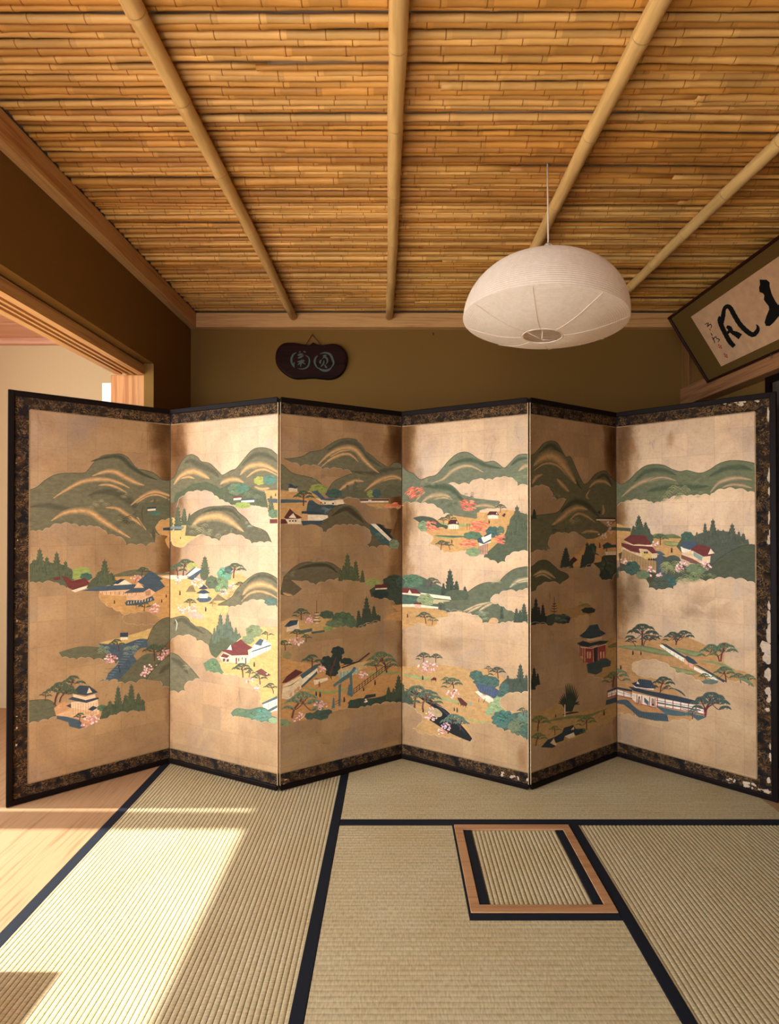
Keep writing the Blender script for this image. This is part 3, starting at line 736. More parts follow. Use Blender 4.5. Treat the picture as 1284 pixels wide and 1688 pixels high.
# ---------------------------------------------------------------- the folding screen
HS = 1.72; PT = .018
FOLD = [(-1.595, 2.125), (-1.094, 2.517), (-.504, 2.254), (.037, 2.564), (.592, 2.262), (1.113, 2.588), (1.603, 2.160)]
scr = empty('folding_screen', (0, 2.3, 0)); tag(scr, 'six-panel gold folding screen painted with green hills and temples', 'folding screen')
TB = .0235; BB = .052; BR = TB+BB                      # lacquer rail, brocade band
panels = []; PXF = [12, 281, 460, 663, 875, 1016, 1276]
for i in range(6):
    A = Vector((FOLD[i][0], FOLD[i][1], .0016)); B = Vector((FOLD[i+1][0], FOLD[i+1][1], .0016))
    U = (B-A).normalized(); W = (B-A).length
    gl = .0045 if i in (2, 4) else 0; gr = .0045 if i in (1, 3) else 0     # gap at the folds that come forward
    N = Vector((U.y, -U.x, 0))                         # towards the viewer
    lft = BR if i == 0 else gl+.001; rgt = W-BR if i == 5 else W-gr-.001
    P = Plane(A, U, (0, 0, 1), lft, rgt, BR, HS-BR)
    P.px0, P.px1 = PXF[i], PXF[i+1]; P.A, P.Uv, P.Nv, P.W, P.gl, P.gr = A, U, N, W, gl, gr
    P.flip = i in (0, 2, 4); P.WW = W; P.vo = 3*i; panels.append(P)
    def q(u, v, n, A=A, U=U, N=N): return A + U*u + N*n + Vector((0, 0, v))
    def slab(b, u0, u1, v0, v1, n0, n1, bu0=0, bu1=0, c=(1, 1, 1), m=0):
        vs = [q(u0, v0, n1), q(u1, v0, n1), q(u1, v1, n1), q(u0, v1, n1), q(u0+bu0, v0, n0), q(u1-bu1, v0, n0), q(u1-bu1, v1, n0), q(u0+bu0, v1, n0)]
        uv = [(u0, v0), (u1, v0), (u1, v1), (u0, v1)]*2
        b.add(vs, [(0, 1, 2, 3), (4, 7, 6, 5), (0, 4, 5, 1), (1, 5, 6, 2), (2, 6, 7, 3), (3, 7, 4, 0)], c, uv, m)
    bl = .013 if i in (2, 4) else 0; br_ = .013 if i in (1, 3) else 0
    b = MB(); slab(b, gl, W-gr, .004, HS-.002, -PT, -.0035, bl, br_)
    pn = b.build('panel', M_broc, scr, org=A)
    # lacquer frame
    e = .001
    for a_ in [(gl+e, W-gr-e, 0, TB, -.012, .0065, bl*.6, br_*.6), (gl+e, W-gr-e, HS-TB, HS, -.012, .0065, bl*.6, br_*.6)] + ([(0, TB, 0, HS, -.014, .0075)] if i == 0 else []) + ([(W-TB, W, 0, HS, -.014, .0075)] if i == 5 else []):
        b = MB(); slab(b, *a_); b.build('lacquer_rail', M_lacq, pn, org=A, bevel=.003)
    # brocade border
    for a_ in [(gl, W-gr, TB-.004, BR, -.0034, .0002), (gl, W-gr, HS-BR, HS-TB+.004, -.0034, .0002)] + ([(TB-.004, BR, BR, HS-BR, -.0034, .0002)] if i == 0 else []) + ([(W-BR, W-TB+.004, BR, HS-BR, -.0034, .0002)] if i == 5 else []):
        b = MB(); slab(b, *a_); b.build('brocade_border', M_broc, pn, org=A)
    b = MB()
    # worn patches where the cloth has peeled to the paper
    rg = random.Random(40+i)
    wear = {1: [(.0, 1), (1.0, 2)], 2: [(.03, 5)], 3: [(.88, 9), (.99, 4)], 4: [(.02, 4)], 5: [(.80, 12), (.9, 8), (.97, 6)]}.get(i, [])
    spots = []
    for (t, n) in wear:
        for k in range(n): spots.append((W*t+rg.uniform(-.05, .035), TB+rg.uniform(0, .026), rg.uniform(.003, .011), rg.uniform(.002, .008)))
    if i == 5:
        for k in range(16): spots.append((W-TB-rg.uniform(0, .006), rg.uniform(.1, 1.65), rg.uniform(.002, .006), rg.uniform(.006, .03)))
        for (u, v, ru, rv) in ((.012, .53, .014, .03), (.010, .60, .018, .035), (.016, .645, .02, .028), (.006, .70, .012, .04), (.01, .46, .012, .02), (.006, .77, .008, .03), (.008, .42, .008, .012), (.012, .38, .01, .01)): spots.append((W-TB-u, v, ru, rv))
        for k in range(8): spots.append((W-rg.uniform(.05, .2), HS-TB-rg.uniform(0, .01), rg.uniform(.003, .01), rg.uniform(.002, .006)))
        spots.append((W-.125, HS-TB-.013, .013, .008)); spots.append((W-.034, .082, .007, .016)); spots.append((W-.040, .034, .016, .009))
    if i == 0:
        for k in range(7): spots.append((TB+rg.uniform(0, .012), rg.uniform(.1, 1.6), rg.uniform(.002, .005), rg.uniform(.002, .006)))
    for sn, (u, v, ru, rv) in enumerate(spots):
        pts = []
        for k in range(14):
            a = 2*math.pi*k/14; r = rg.uniform(.65, 1.15)
            pts.append((max(gl+.002, min(W-gr-.002, u+ru*r*math.cos(a))), max(TB-.002, min(HS-TB+.002, v+rv*r*math.sin(a)))))
        c = (sum(p[0] for p in pts)/14, sum(p[1] for p in pts)/14)
        for k in range(14):
            a_, b2 = pts[k], pts[(k+1) % 14]
            b.add([q(c[0], c[1], .0004+sn*1e-5), q(a_[0], a_[1], .0004+sn*1e-5), q(b2[0], b2[1], .0004+sn*1e-5)], [(0, 1, 2)], lin('#b89f86'), [c, a_, b2], 1)
    if b.v: tag(b.build('worn_patches', [M_broc, M_pig], pn, org=A), 'bare pale patches where the dark brocade has peeled', None, None, 'stuff')
    # thin gilt fillet between brocade and painting
    b = MB(); f = .0035; L0, R0_ = (BR if i == 0 else gl), (W-BR if i == 5 else W-gr)
    c1_, c2_ = lin('#8d7048'), lin('#c4a67a')
    fl = [(L0, R0_, BR-f, BR+.001, .0012, c1_), (L0, R0_, HS-BR-.001, HS-BR+f, .0012, c1_)]
    if i == 0: fl.append((BR-f, BR+.001, BR, HS-BR, .0012, c1_))
    if i == 5: fl.append((W-BR-.001, W-BR+f, BR, HS-BR, .0012, c1_))
    if gl: fl.append((gl, gl+.0022, TB, HS-TB, .0022, c2_))
    if gr: fl.append((W-gr-.0022, W-gr, TB, HS-TB, .0022, c2_))
    for (a1, a2, a3, a4, a5, a6) in fl:
        b = MB(); slab(b, a1, a2, a3, a4, -.003, a5, c=a6); b.build('gilt_fillet', M_pig, pn, org=A)
# paper hinges in the folds
for k, (x, y) in enumerate(FOLD[1:-1]):
    fwd = k in (1, 3)
    b = MB(); off = .0075 if fwd else -.002
    r = .0042 if fwd else .0022
    c1 = lin('#7d5428') if k == 1 else (lin('#20120c') if k == 3 else lin('#4a2d16'))
    yy = y + off if fwd else y - .0012
    zz = [0.012, BR, .3, .6, .9, 1.2, HS-BR, HS-.006]
    b.tube([(x, yy, z) for z in zz], r, 8, cols=[lin('#120c0a')]+[c1]*5+[lin('#120c0a')])
    b.build('paper_hinge', M_pig, scr, True, org=(x, yy, 0))
for P in panels:
    P.mb.add([P.O + P.U*u + P.V*v + P.N*.0005 for u, v in ((P.u0, P.v0), (P.u1, P.v0), (P.u1, P.v1), (P.u0, P.v1))], [(0, 1, 2, 3)], (1, 1, 1), [((P.WW-u) if P.flip else u, v+P.vo) for u, v in ((P.u0, P.v0), (P.u1, P.v0), (P.u1, P.v1), (P.u0, P.v1))], 1)
# ---------------------------------------------------------------- the painting (each element laid in turn)
art = Art(panels); T, F, K, H, poly, bush, blob = art.T, art.F, art.K, art.H, art.poly, art.bush, art.blob
conif, pine, bloss, maple, man, wall, house, arcs = art.conif, art.pine, art.bloss, art.maple, art.man, art.wall, art.house, art.arcs
G, G2, G3, DG = '#6c664a', '#6c6f56', '#615f45', '#33331f'
OC, OY, OG, RD, BL, BD, WH, TL, YG, FG = '#c4924c', '#c8a45a', '#a59a5a', '#6b2a22', '#35566a', '#2a4152', '#e8d6b8', '#2e6a58', '#8d9c48', '#535a3f'
GOLD = (1, 1, 1)

# damp stains in the gold beside the folds (laid first, the hills go over them)
def stain(only, x, y, rx, ry, dark, seed, tone=(1.0, .93, .88)):
    art.T(0, 0, 1, only); rg = random.Random(seed); ph = [rg.uniform(0, 6.28) for _ in range(6)]
    am = [rg.uniform(.05, .16)/(1+i*.25) for i in range(6)]
    for k in range(9):
        f = (k+1)/9; sc = 1.15-.75*f; d = 1-(1-dark)*f
        art.fill(tuple(d*(1-(1-t)*f) for t in tone), [(x+rx*sc*(1+sum(am[i]*math.sin((i+2)*a+ph[i]+k*.25) for i in range(6)))*math.cos(a), y+ry*sc*(1+sum(am[i]*math.sin((i+2)*a+ph[i]+k*.25) for i in range(6)))*math.sin(a)) for a in [q*math.pi/20 for q in range(40)]], 1)
for s_ in ((0, 270, 712, 26, 42, .55, 1), (0, 274, 790, 14, 40, .7, 2), (1, 296, 730, 18, 60, .72, 3, (1, .9, .9)), (1, 292, 900, 14, 60, .8, 4, (1, .92, .94)), (2, 656, 730, 18, 48, .42, 5), (2, 655, 840, 12, 60, .62, 6), (3, 672, 730, 18, 52, .62, 7, (.98, .9, .86)), (3, 674, 860, 14, 44, .62, 8, (.95, .9, .9)),
           (4, 1010, 732, 14, 40, .5, 9), (5, 1028, 740, 16, 60, .66, 10, (.95, .92, .92)), (5, 1040, 978, 28, 52, .5, 11, (.92, .92, .98)), (5, 1160, 985, 30, 26, .86, 13, (.95, .95, 1)), (5, 1190, 1010, 26, 20, .85, 14, (.95, .95, 1)), (5, 1140, 1010, 22, 14, .84, 15, (.92, .94, 1)), (3, 740, 1060, 40, 14, .86, 16, (.95, .95, 1)), (5, 1105, 725, 8, 14, .8, 17),
           (1, 400, 870, 40, 60, .93, 18, (.92, .96, 1.1)), (3, 860, 1250, 10, 26, .8, 19, (1, .9, .75))): stain(*s_)  # opens with a faint bluish tint mid second panel, away from the folds
# ---- first panel, upper
T(0, 630, 4.28, 0, '#6c664a')
F(G3, 'l 915,870 1215,820 1300,900 1300,1060 i 1215,1080 1120,1085 1040,1060 l 930,980')
F(OC, 'l 1085,960 1300,960 1300,1190 c 1215,1195 1165,1120 1180,1085 1120,1070 1085,1000')
F(G, 'c 205,760 260,740 320,690 400,650 500,642 590,640 620,620 660,570 720,520 800,508 850,506 900,530 940,580 970,610 1040,625 1090,645 1150,690 1230,690 l 1300,700 1300,860 1080,830 960,905 1030,1030 1100,1135 i 1030,1160 960,1150 885,1158 870,1110 820,1090 760,1080 720,1040 660,1020 560,1022 500,1003 430,1002 350,1030 300,1052 205,1056', DG)
K('#53503a', [(620, 800), (740, 770), (850, 800), (960, 880), (1060, 1000), (1090, 1120)], 60)
K('#53503a', [(210, 880), (330, 870), (480, 900), (600, 940)], 40)
K('#454530', [(640, 560), (760, 528), (850, 530), (930, 600), (1010, 650), (1110, 690)], 34)
for p, w_ in (([(375, 820), (450, 770), (560, 710), (660, 688), (760, 688), (850, 715), (915, 748)], 17), ([(650, 662), (740, 632), (810, 632), (880, 670), (960, 710), (1020, 728)], 20),
              ([(690, 728), (760, 724), (830, 745), (895, 782)], 11), ([(360, 980), (450, 925), (560, 907), (640, 920), (720, 975), (820, 1040), (920, 1100)], 26),
              ([(745, 885), (820, 890), (880, 925), (960, 980), (1025, 1030)], 16), ([(920, 870), (1000, 810), (1080, 775), (1150, 785), (1225, 812)], 16), ([(960, 855), (1040, 805), (1120, 797), (1215, 838)], 8),
              ([(960, 950), (1000, 985), (1030, 1045)], 14)): H(p, w_)
arcs(700, 860, 60, 8); arcs(860, 790, 50, 7); arcs(900, 960, 70, 9, '#3a3826'); arcs(830, 960, 30, 4)
conif([(1095, 800, 900, 26), (1180, 810, 920, 26), (1240, 800, 930, 30)], G3); F(G3, 'c 940,900 1010,850 1100,860 1215,850 1300,860 l 1300,960 i 1215,965 1120,985 l 1060,1070 c 1010,1010')
K('#5a2f24', [(1010, 870), (1000, 920), (1010, 1000)], 5); wall(1040, 895, 1098, 890, 14, BD, WH, 12); bush(1095, 925, 38, 18, '#3f7a58')
poly(BD, 1150, 1028, 1300, 1015, 1300, 1050, 1150, 1045)
# cedars at the left
F(FG, 'c 205,1290 260,1250 340,1270 450,1290 510,1330 520,1380 l 500,1400 470,1455 i 380,1415 300,1418 205,1418')
conif([(280, 1165, 1350, 45), (240, 1245, 1370, 40), (330, 1225, 1380, 40), (400, 1190, 1370, 42), (462, 1255, 1390, 34), (500, 1310, 1400, 24), (222, 1275, 1390, 26)], FG)
F(YG, 'c 515,1320 560,1308 620,1310 640,1350 600,1390 l 510,1390'); bush(608, 1372, 42, 26, TL)
F(OC, 'c 700,1400 820,1358 1000,1345 1120,1350 1210,1335 1300,1330 l 1300,1740 o 1215,1740 1130,1700 1120,1650 900,1640 740,1560 700,1490')
F(G, 'c 790,1365 900,1330 1000,1322 1100,1345 1215,1340 l 1215,1356 800,1374')
poly(RD, 430, 1365, 470, 1372, 508, 1402, 600, 1380, 638, 1425, 515, 1466, 480, 1450, 455, 1400); poly(WH, 500, 1470, 640, 1428, 650, 1440, 530, 1482)
poly(RD, 370, 1380, 420, 1372, 430, 1392, 385, 1400)
F(FG, 'c 610,1450 650,1390 700,1370 770,1380 830,1400 i 800,1440 720,1460 640,1470'); conif([(738, 1245, 1420, 46), (700, 1330, 1440, 50), (785, 1340, 1430, 45)], FG)
pine(1000, 1380, 70, .1, n=5); bloss(960, 1390, 40, 30)
poly(WH, 800, 1430, 870, 1392, 890, 1400, 960, 1440, 930, 1460, 800, 1450); poly(BD, 790, 1420, 850, 1388, 885, 1390, 830, 1425)
poly(BL, 578, 1472, 690, 1440, 940, 1425, 1100, 1445, 1090, 1462, 700, 1474)
poly(WH, 1210, 1362, 1300, 1350, 1300, 1385, 1215, 1395, 1130, 1370)
poly('#dfae7e', 700, 1474, 1060, 1455, 1100, 1480, 1000, 1560, 900, 1560, 890, 1510, 720, 1500)
poly(BL, 1062, 1330, 1150, 1390, 1128, 1396, 1165, 1442, 1095, 1482, 1010, 1430, 968, 1408); poly('#e0b183', 940, 1458, 975, 1410, 1020, 1455); poly(BL, 868, 1490, 935, 1452, 1060, 1450, 1010, 1482)
for k in range(9): K('#7a4a38', [(720+k*30, 1476), (720+k*30, 1500)], 3, False, False)
poly('#b9835a', 1020, 1475, 1060, 1462, 1065, 1500, 1030, 1508); man(1140, 1555); man(1172, 1520); man(806, 1562); man(1266, 1500)
# ---- first panel, lower
T(0, 980, 4.28, 0, '#6c664a')
poly(BL, 880, 58, 900, 40, 1000, 40, 1075, 10, 1092, 40, 1000, 74, 890, 78)
for k in range(9): K('#e2c79c', [(905+k*20, 50-k*3), (903+k*20, 68-k*3)], 5, False, False)
art.k = 4.28; pine(1015, 130, 70, .1, n=3); bloss(1085, 100, 46, 36); pine(960, 100, 40, 0, n=2)
F('#b98e58', 'c 860,150 960,125 1060,130 1120,180 1060,205 940,200 860,180', m=0)
F(OY, 'c 700,340 860,300 1000,260 1120,215 l 1215,180 1215,330 900,400 760,370')
F(GOLD, 'o 1120,190 1060,205 940,205 860,170 900,140 1000,128 1080,140 1125,180', m=1)
wall(850, 300, 900, 298, 20, BD, WH, 30)
F(G3, 'c 415,408 520,375 600,366 700,370 760,350 800,400 900,440 i 820,492 740,470 660,462 600,448 540,462 440,445')
F(BL, 'c 690,345 780,350 870,350 990,312 1080,330 1060,370 990,380 940,430 l 960,460 1000,480 840,610 i 700,612 760,560 l 820,500 840,470 780,440')
for k in range(16): K('#6f9094', [(960-k*15, 330+k*18), (1010-k*16, 332+k*18)], 2.5, False, False)
for k in range(26): K('#23424f', [(art.rng.uniform(720, 960), y_ := art.rng.uniform(350, 600)), (art.rng.uniform(720, 960), y_+4)], 1.6, False, False) if k % 2 else None
arcs(730, 380, 60, 10, '#8d9a78'); arcs(920, 390, 60, 10, '#8d9a78'); pine(840, 400, 80, -.2, n=4)
F(G, 'c 1035,330 1080,230 1150,170 1230,158 1320,150 l 1320,400 1215,300 c 1180,345 1130,390 1050,380', DG)
K('#b9c2a8', [(1240, 190), (1236, 230), (1246, 265)], 7); K('#b9c2a8', [(1262, 180), (1268, 205)], 4); K('#b9c2a8', [(1224, 190), (1228, 215)], 4)
F(G3, 'c 830,610 900,540 960,470 1030,420 1120,420 1150,470 1100,540 1030,600 i 960,625 880,632 830,620')
pine(1090, 470, 110, -.05, n=5); pine(1130, 440, 80, .2, n=4)
bloss(780, 455, 46, 34); bloss(1150, 430, 40, 40); bloss(1070, 520, 60, 30); bloss(1020, 560, 30, 30); bloss(1190, 400, 20, 20)
man(845, 550, 22, '#3a2c2c'); man(838, 520, 22, '#3a2c2c')
F(G, 'c 1030,600 1080,530 1150,460 1220,418 1300,430 l 1400,500 1400,720 i 1290,695 1215,680 1140,650 1130,610', DG)
K('#53503a', [(1120, 560), (1190, 500), (1260, 520), (1300, 620)], 50)
# castle by the moat
F(G3, 'c 205,748 280,742 350,745 400,785 440,828 l 400,860 420,870 i 340,885 270,905 205,912', DG)
F('#c9915a', 'c 380,800 450,760 520,770 700,780 l 720,860 600,940 i 480,900 400,870')
poly(BL, 400, 855, 470, 862, 560, 885, 600, 930, 560, 948, 490, 930, 480, 900, 400, 876)
poly('#e6c097', 500, 760, 690, 740, 700, 840, 640, 868, 510, 850); poly('#d6a878', 400, 850, 510, 800, 700, 830, 600, 880)
for k in range(10): K('#a87a52', [(515+k*18, 765), (515+k*18, 850)], 2, False, False)
poly(BD, 480, 738, 530, 712, 600, 745, 690, 725, 700, 735, 610, 765, 540, 752); poly('#e6c097', 515, 700, 600, 722, 670, 702, 676, 728, 605, 745, 515, 722)
poly(BD, 490, 690, 530, 670, 560, 640, 630, 645, 690, 690, 610, 712, 545, 702); poly('#e6c9a0', 612, 698, 628, 655, 650, 690)
poly(BD, 620, 812, 655, 785, 690, 798, 650, 822); poly(BD, 465, 785, 500, 770, 500, 800)
pine(490, 690, 110, .25, n=4); pine(385, 780, 150, .3, n=5); pine(420, 760, 100, .5, n=5); pine(320, 750, 60, 0, n=3)
pine(560, 910, 70, .1, n=4); bloss(650, 880, 55, 38); bloss(600, 920, 30, 20); bush(720, 800, 34, 22, '#4c7a45')
F('#4f5c34', 'c 700,880 730,820 760,780 860,770 1010,750 1010,790 980,830 i 900,835 820,850 760,870')
conif([(832, 640, 820, 36), (925, 625, 810, 38), (885, 700, 820, 34), (975, 690, 820, 34), (1005, 735, 820, 22), (775, 745, 850, 34), (735, 790, 860, 26)], '#4f5c34')

# ---- second panel, upper
T(270, 640, 4.69, 1, '#6c664a')
F(G, 'c -40,760 78,690 110,620 150,550 205,512 260,530 290,565 350,578 390,610 430,650 455,670 520,635 560,620 610,560 680,480 750,458 830,475 895,535 l 960,560 960,820 760,790 700,860 600,900 i 530,912 500,870 430,860 400,820 360,800 290,800 230,800 180,815 140,850 80,885 l -40,900', DG)
K('#53503a', [(160, 580), (210, 560), (290, 600), (380, 640), (430, 690)], 50); K('#53503a', [(600, 600), (700, 520), (800, 520), (880, 570)], 44)
for p, w_ in (([(78, 745), (130, 680), (200, 645), (260, 650), (320, 680), (355, 700)], 26), ([(130, 700), (190, 685), (240, 700)], 10), ([(590, 672), (650, 610), (740, 592), (810, 610), (900, 660)], 26), ([(640, 690), (710, 640), (790, 630), (890, 680)], 12),
              ([(435, 745), (480, 715), (560, 705), (620, 730)], 20), ([(700, 760), (760, 780), (820, 770)], 14)): H(p, w_)
F(FG, 'c 80,900 90,820 150,790 220,740 l 330,720 420,760 520,860 540,905 430,862 l 300,800 180,815 c 120,860')
F(FG, 'c 400,800 470,760 540,730 620,740 720,790 840,810 900,860 l 900,990 i 820,990 800,930 700,910 600,930 545,905 500,880')
F(OC, 'l 780,790 960,785 960,1060 860,1010 810,990 800,900'); poly(BL, 800, 850, 960, 860, 960, 888, 810, 885)
conif([(470, 760, 880, 26), (520, 760, 900, 26), (780, 800, 920, 30), (830, 820, 960, 28), (740, 830, 910, 30)], FG)
bush(560, 780, 62, 44, '#5f7a48'); bush(610, 775, 50, 34, '#3f7a58'); bush(740, 715, 42, 32, '#9a9c3e'); bush(820, 710, 52, 36, '#3f8066'); arcs(680, 830, 70, 12, '#6d7c4c')
wall(540, 850, 600, 845, 16, RD, WH, 14); wall(600, 868, 700, 862, 18, BD, WH, 10); bush(610, 905, 60, 24, '#8d9c48'); bush(850, 970, 40, 34, '#5a7a48'); man(864, 835)
poly(RD, 820, 1012, 960, 1012, 960, 1045, 820, 1045); poly('#d9b98c', 815, 1045, 960, 1045, 960, 1056, 815, 1054)
# middle mound
F(OY, 'c -40,1010 80,1000 160,1040 220,1120 300,1130 l 240,1160 180,1200 o 100,1225 60,1180 -40,1190')
F(GOLD, 'o 130,1000 110,890 160,830 230,800 350,800 430,860 520,905 400,910 260,950 200,995', m=1)
F('#5f5b42', 'c 190,1000 250,955 320,925 400,912 530,912 580,960 640,1010 680,1060 760,1090 800,1120 835,1195 i 720,1195 680,1205 630,1165 560,1135 490,1135 430,1185 370,1165 330,1145 250,1145 l 165,1140 175,1060', DG)
K('#4a4833', [(300, 960), (400, 935), (520, 945), (600, 1020)], 40)
H([(215, 1070), (280, 1015), (380, 990), (460, 1000), (530, 1040), (620, 1110)], 34, hill='#5f5b42')
arcs(290, 1090, 80, 12, '#8f8660'); arcs(340, 1110, 50, 8, '#8f8660'); arcs(430, 1140, 40, 7, '#9a9068'); arcs(500, 1100, 30, 4, '#8f8660'); arcs(670, 1050, 40, 8, '#8f9478'); arcs(760, 1090, 24, 4)
conif([(160, 920, 1060, 30), (110, 900, 1100, 36), (200, 960, 1060, 20), (40, 860, 1100, 40), (0, 880, 1080, 36)], FG); poly('#5f7f88', -20, 1070, 160, 1068, 150, 1088, -20, 1085); man(130, 1165, 16)
# middle garden
F('#cfa257', 'c -40,1470 120,1450 300,1480 450,1440 540,1430 640,1470 620,1560 500,1620 l 420,1690 420,1900 200,1900 -40,1900', rim=False)
F('#e6d2ae', 'c -40,1450 60,1445 180,1448 l 180,1474 -40,1480')
pine(150, 1450, 120, .15, n=5); pine(110, 1470, 100, -.1, n=4); bloss(110, 1480, 32, 30); conif([(318, 1292, 1440, 42)], FG); F(FG, 'c 280,1440 320,1400 345,1450 330,1480 290,1490')
bush(220, 1380, 42, 32, '#a3a352'); poly('#ead9bd', 175, 1448, 245, 1384, 290, 1400, 230, 1460); poly(BL, 180, 1470, 290, 1398, 300, 1412, 225, 1486); poly(BL, 175, 1448, 250, 1383, 240, 1380, 170, 1440)
bush(470, 1440, 56, 56, '#4f9c72'); bush(440, 1520, 60, 60, '#6b8f4c'); bush(370, 1500, 46, 50, '#5a6a40'); bush(500, 1400, 30, 26, '#2f6a70'); pine(540, 1470, 110, .1, n=6)
poly('#cf9a55', 545, 1440, 590, 1432, 640, 1470, 590, 1500, 550, 1490)
bloss(265, 1500, 46, 40); bloss(530, 1530, 30, 30); bloss(465, 1575, 32, 26); pine(590, 1560, 60, 0, n=5)
poly('#7b6a4a', 170, 1575, 200, 1530, 225, 1520, 250, 1575); poly('#7b6a4a', 370, 1645, 420, 1590, 490, 1640)
F(BL, 'c 250,1630 300,1605 360,1615 370,1630 340,1652 280,1655'); poly('#f0e4cc', 275, 1580, 340, 1580, 340, 1622, 275, 1622)
for k in range(4): K('#9a6a4c', [(280+k*18, 1585), (280+k*18, 1620)], 3, False, False)
poly(BD, 250, 1585, 290, 1560, 320, 1558, 362, 1582, 310, 1590); poly(BD, 268, 1550, 300, 1530, 310, 1518, 345, 1548, 305, 1558); man(125, 1600, 34, '#5a2f24'); man(20, 1612, 20)
F(G, 'c 420,1670 520,1620 560,1560 620,1500 700,1440 770,1424 840,1445 900,1490 960,1530 l 960,1780 900,1760 i 880,1700 800,1660 720,1640 650,1650 600,1680 500,1700 l 420,1700', DG)
K('#53503a', [(640, 1510), (720, 1455), (820, 1460), (890, 1520)], 34)
for p, w_ in (([(610, 1600), (660, 1540), (740, 1515), (820, 1530), (900, 1580)], 28), ([(600, 1650), (660, 1590), (740, 1570), (820, 1590), (890, 1630)], 12)): H(p, w_)
bush(830, 1650, 50, 30, '#4c7460'); arcs(560, 1600, 60, 8, '#53503a')
# ---- second panel, lower
T(270, 980, 4.967, 1, '#6c664a')
F('#d9a45c', 'c 60,90 200,60 420,90 530,95 520,150 460,180 c 420,205 340,200 l 240,150 60,175', rim=True)
pine(215, 110, 70, 0, n=5); bloss(160, 120, 50, 34); bloss(240, 125, 46, 30); pine(400, 100, 40, 0, n=4); man(344, 138, 34, '#3a241c')
F('#b7a08a', 'c 190,170 230,140 300,150 330,195 240,195', rim=False)
F(G, 'c 0,190 60,195 150,175 200,195 240,255 310,265 370,300 400,340 380,390 l 370,440 i 340,400 270,380 240,345 160,340 90,355 60,385 l -30,420 -60,300', DG)
K('#53503a', [(80, 240), (150, 205), (230, 260), (330, 320)], 40)
K('#b9c2a8', [(95, 200), (110, 240), (100, 300)], 8); K('#b9c2a8', [(120, 205), (150, 212)], 6)
F(FG, 'c 380,370 400,330 460,290 560,300 640,350 640,400 560,440 l 480,460 430,520 c 390,490 370,430')
conif([(465, 145, 360, 36), (522, 148, 350, 34), (415, 262, 400, 22), (440, 240, 390, 24), (495, 230, 360, 24), (560, 265, 380, 26), (590, 260, 390, 24), (618, 310, 400, 20), (545, 210, 360, 20)], '#5a6b4c')
F(OY, 'c 600,380 700,300 800,262 930,270 l 960,900 c 880,920 800,900 o 800,800 700,700 600,650 480,640 l 460,560 560,470')
bush(740, 300, 66, 50, '#7d8c48'); bush(690, 370, 50, 36, '#7d8c48'); pine(850, 370, 70, 0, n=4); F('#cf9f62', 'c 800,280 860,262 930,272 930,330 840,300')
poly('#efe0c4', 745, 405, 800, 362, 880, 405, 875, 450, 700, 530, 690, 480); poly(BL, 745, 408, 790, 360, 820, 372, 800, 420); poly('#3c5f70', 722, 462, 875, 410, 880, 420, 722, 472)
for k in range(6): K('#a9725a', [(735+k*26, 470-k*9), (735+k*26, 505-k*9)], 3, False, False)
bloss(835, 385, 24, 26, 8)
poly('#e6c7a0', 455, 510, 540, 430, 720, 450, 700, 560, 590, 560, 490, 555)
poly('#702d26', 465, 455, 520, 452, 560, 410, 635, 365, 670, 400, 730, 435, 690, 455, 695, 495, 560, 500, 520, 480); poly('#efdcc0', 520, 450, 550, 410, 560, 455); poly('#702d26', 465, 508, 490, 480, 540, 500, 520, 520)
for p in ((485, 525, 20, 26), (515, 530, 20, 22), (590, 520, 12, 50), (668, 520, 10, 50), (612, 520, 8, 30), (640, 516, 8, 20)): poly('#6b3a30', p[0], p[1], p[0]+p[2], p[1]-4, p[0]+p[2], p[1]+p[3]-4, p[0], p[1]+p[3])
F('#5d8248', 'c 325,565 360,540 400,520 440,540 460,590 495,640 i 480,660 410,645 350,630'); bush(400, 585, 60, 44, '#5d8248')
man(742, 590, 36, '#33302a'); man(698, 615, 20); pine(650, 680, 110, -.1, n=5); pine(700, 680, 60, .2, n=4); bloss(700, 700, 40, 24); bloss(770, 760, 26, 30); pine(790, 740, 90, -.1, n=4); pine(900, 810, 80, -.3, n=4)
poly('#703a2e', 750, 630, 800, 605, 880, 660, 835, 672); poly('#e3c9a0', 835, 650, 855, 640, 850, 658)
poly('#ead7b8', 808, 900, 960, 840, 960, 940, 860, 965, 820, 930); poly('#3c6470', 800, 890, 960, 815, 960, 840, 812, 900); poly('#3c6470', 850, 945, 960, 890, 960, 910, 860, 965)
for k in range(5): K('#a9725a', [(830+k*28, 905-k*12), (830+k*28, 945-k*12)], 3, False, False)
F('#4d7a58', 'c 550,970 600,930 700,940 790,920 850,940 880,990 930,1010 960,1060 i 870,1055 800,1050 720,1030 640,1005 570,1000'); bush(620, 965, 50, 32, '#5f8048'); bush(800, 985, 80, 46, '#4f8c70'); bush(700, 980, 60, 30, '#557f50'); bush(900, 1030, 40, 24, '#8db060')
F(G, 'c -60,520 20,490 60,478 110,495 160,540 220,600 295,690 i 180,730 180,790 120,808 50,795 -20,760 l -60,700', DG)
K('#53503a', [(60, 520), (130, 560), (200, 650)], 50); arcs(220, 590, 50, 10, '#8f8a68'); arcs(190, 570, 30, 5, '#8f8a68')

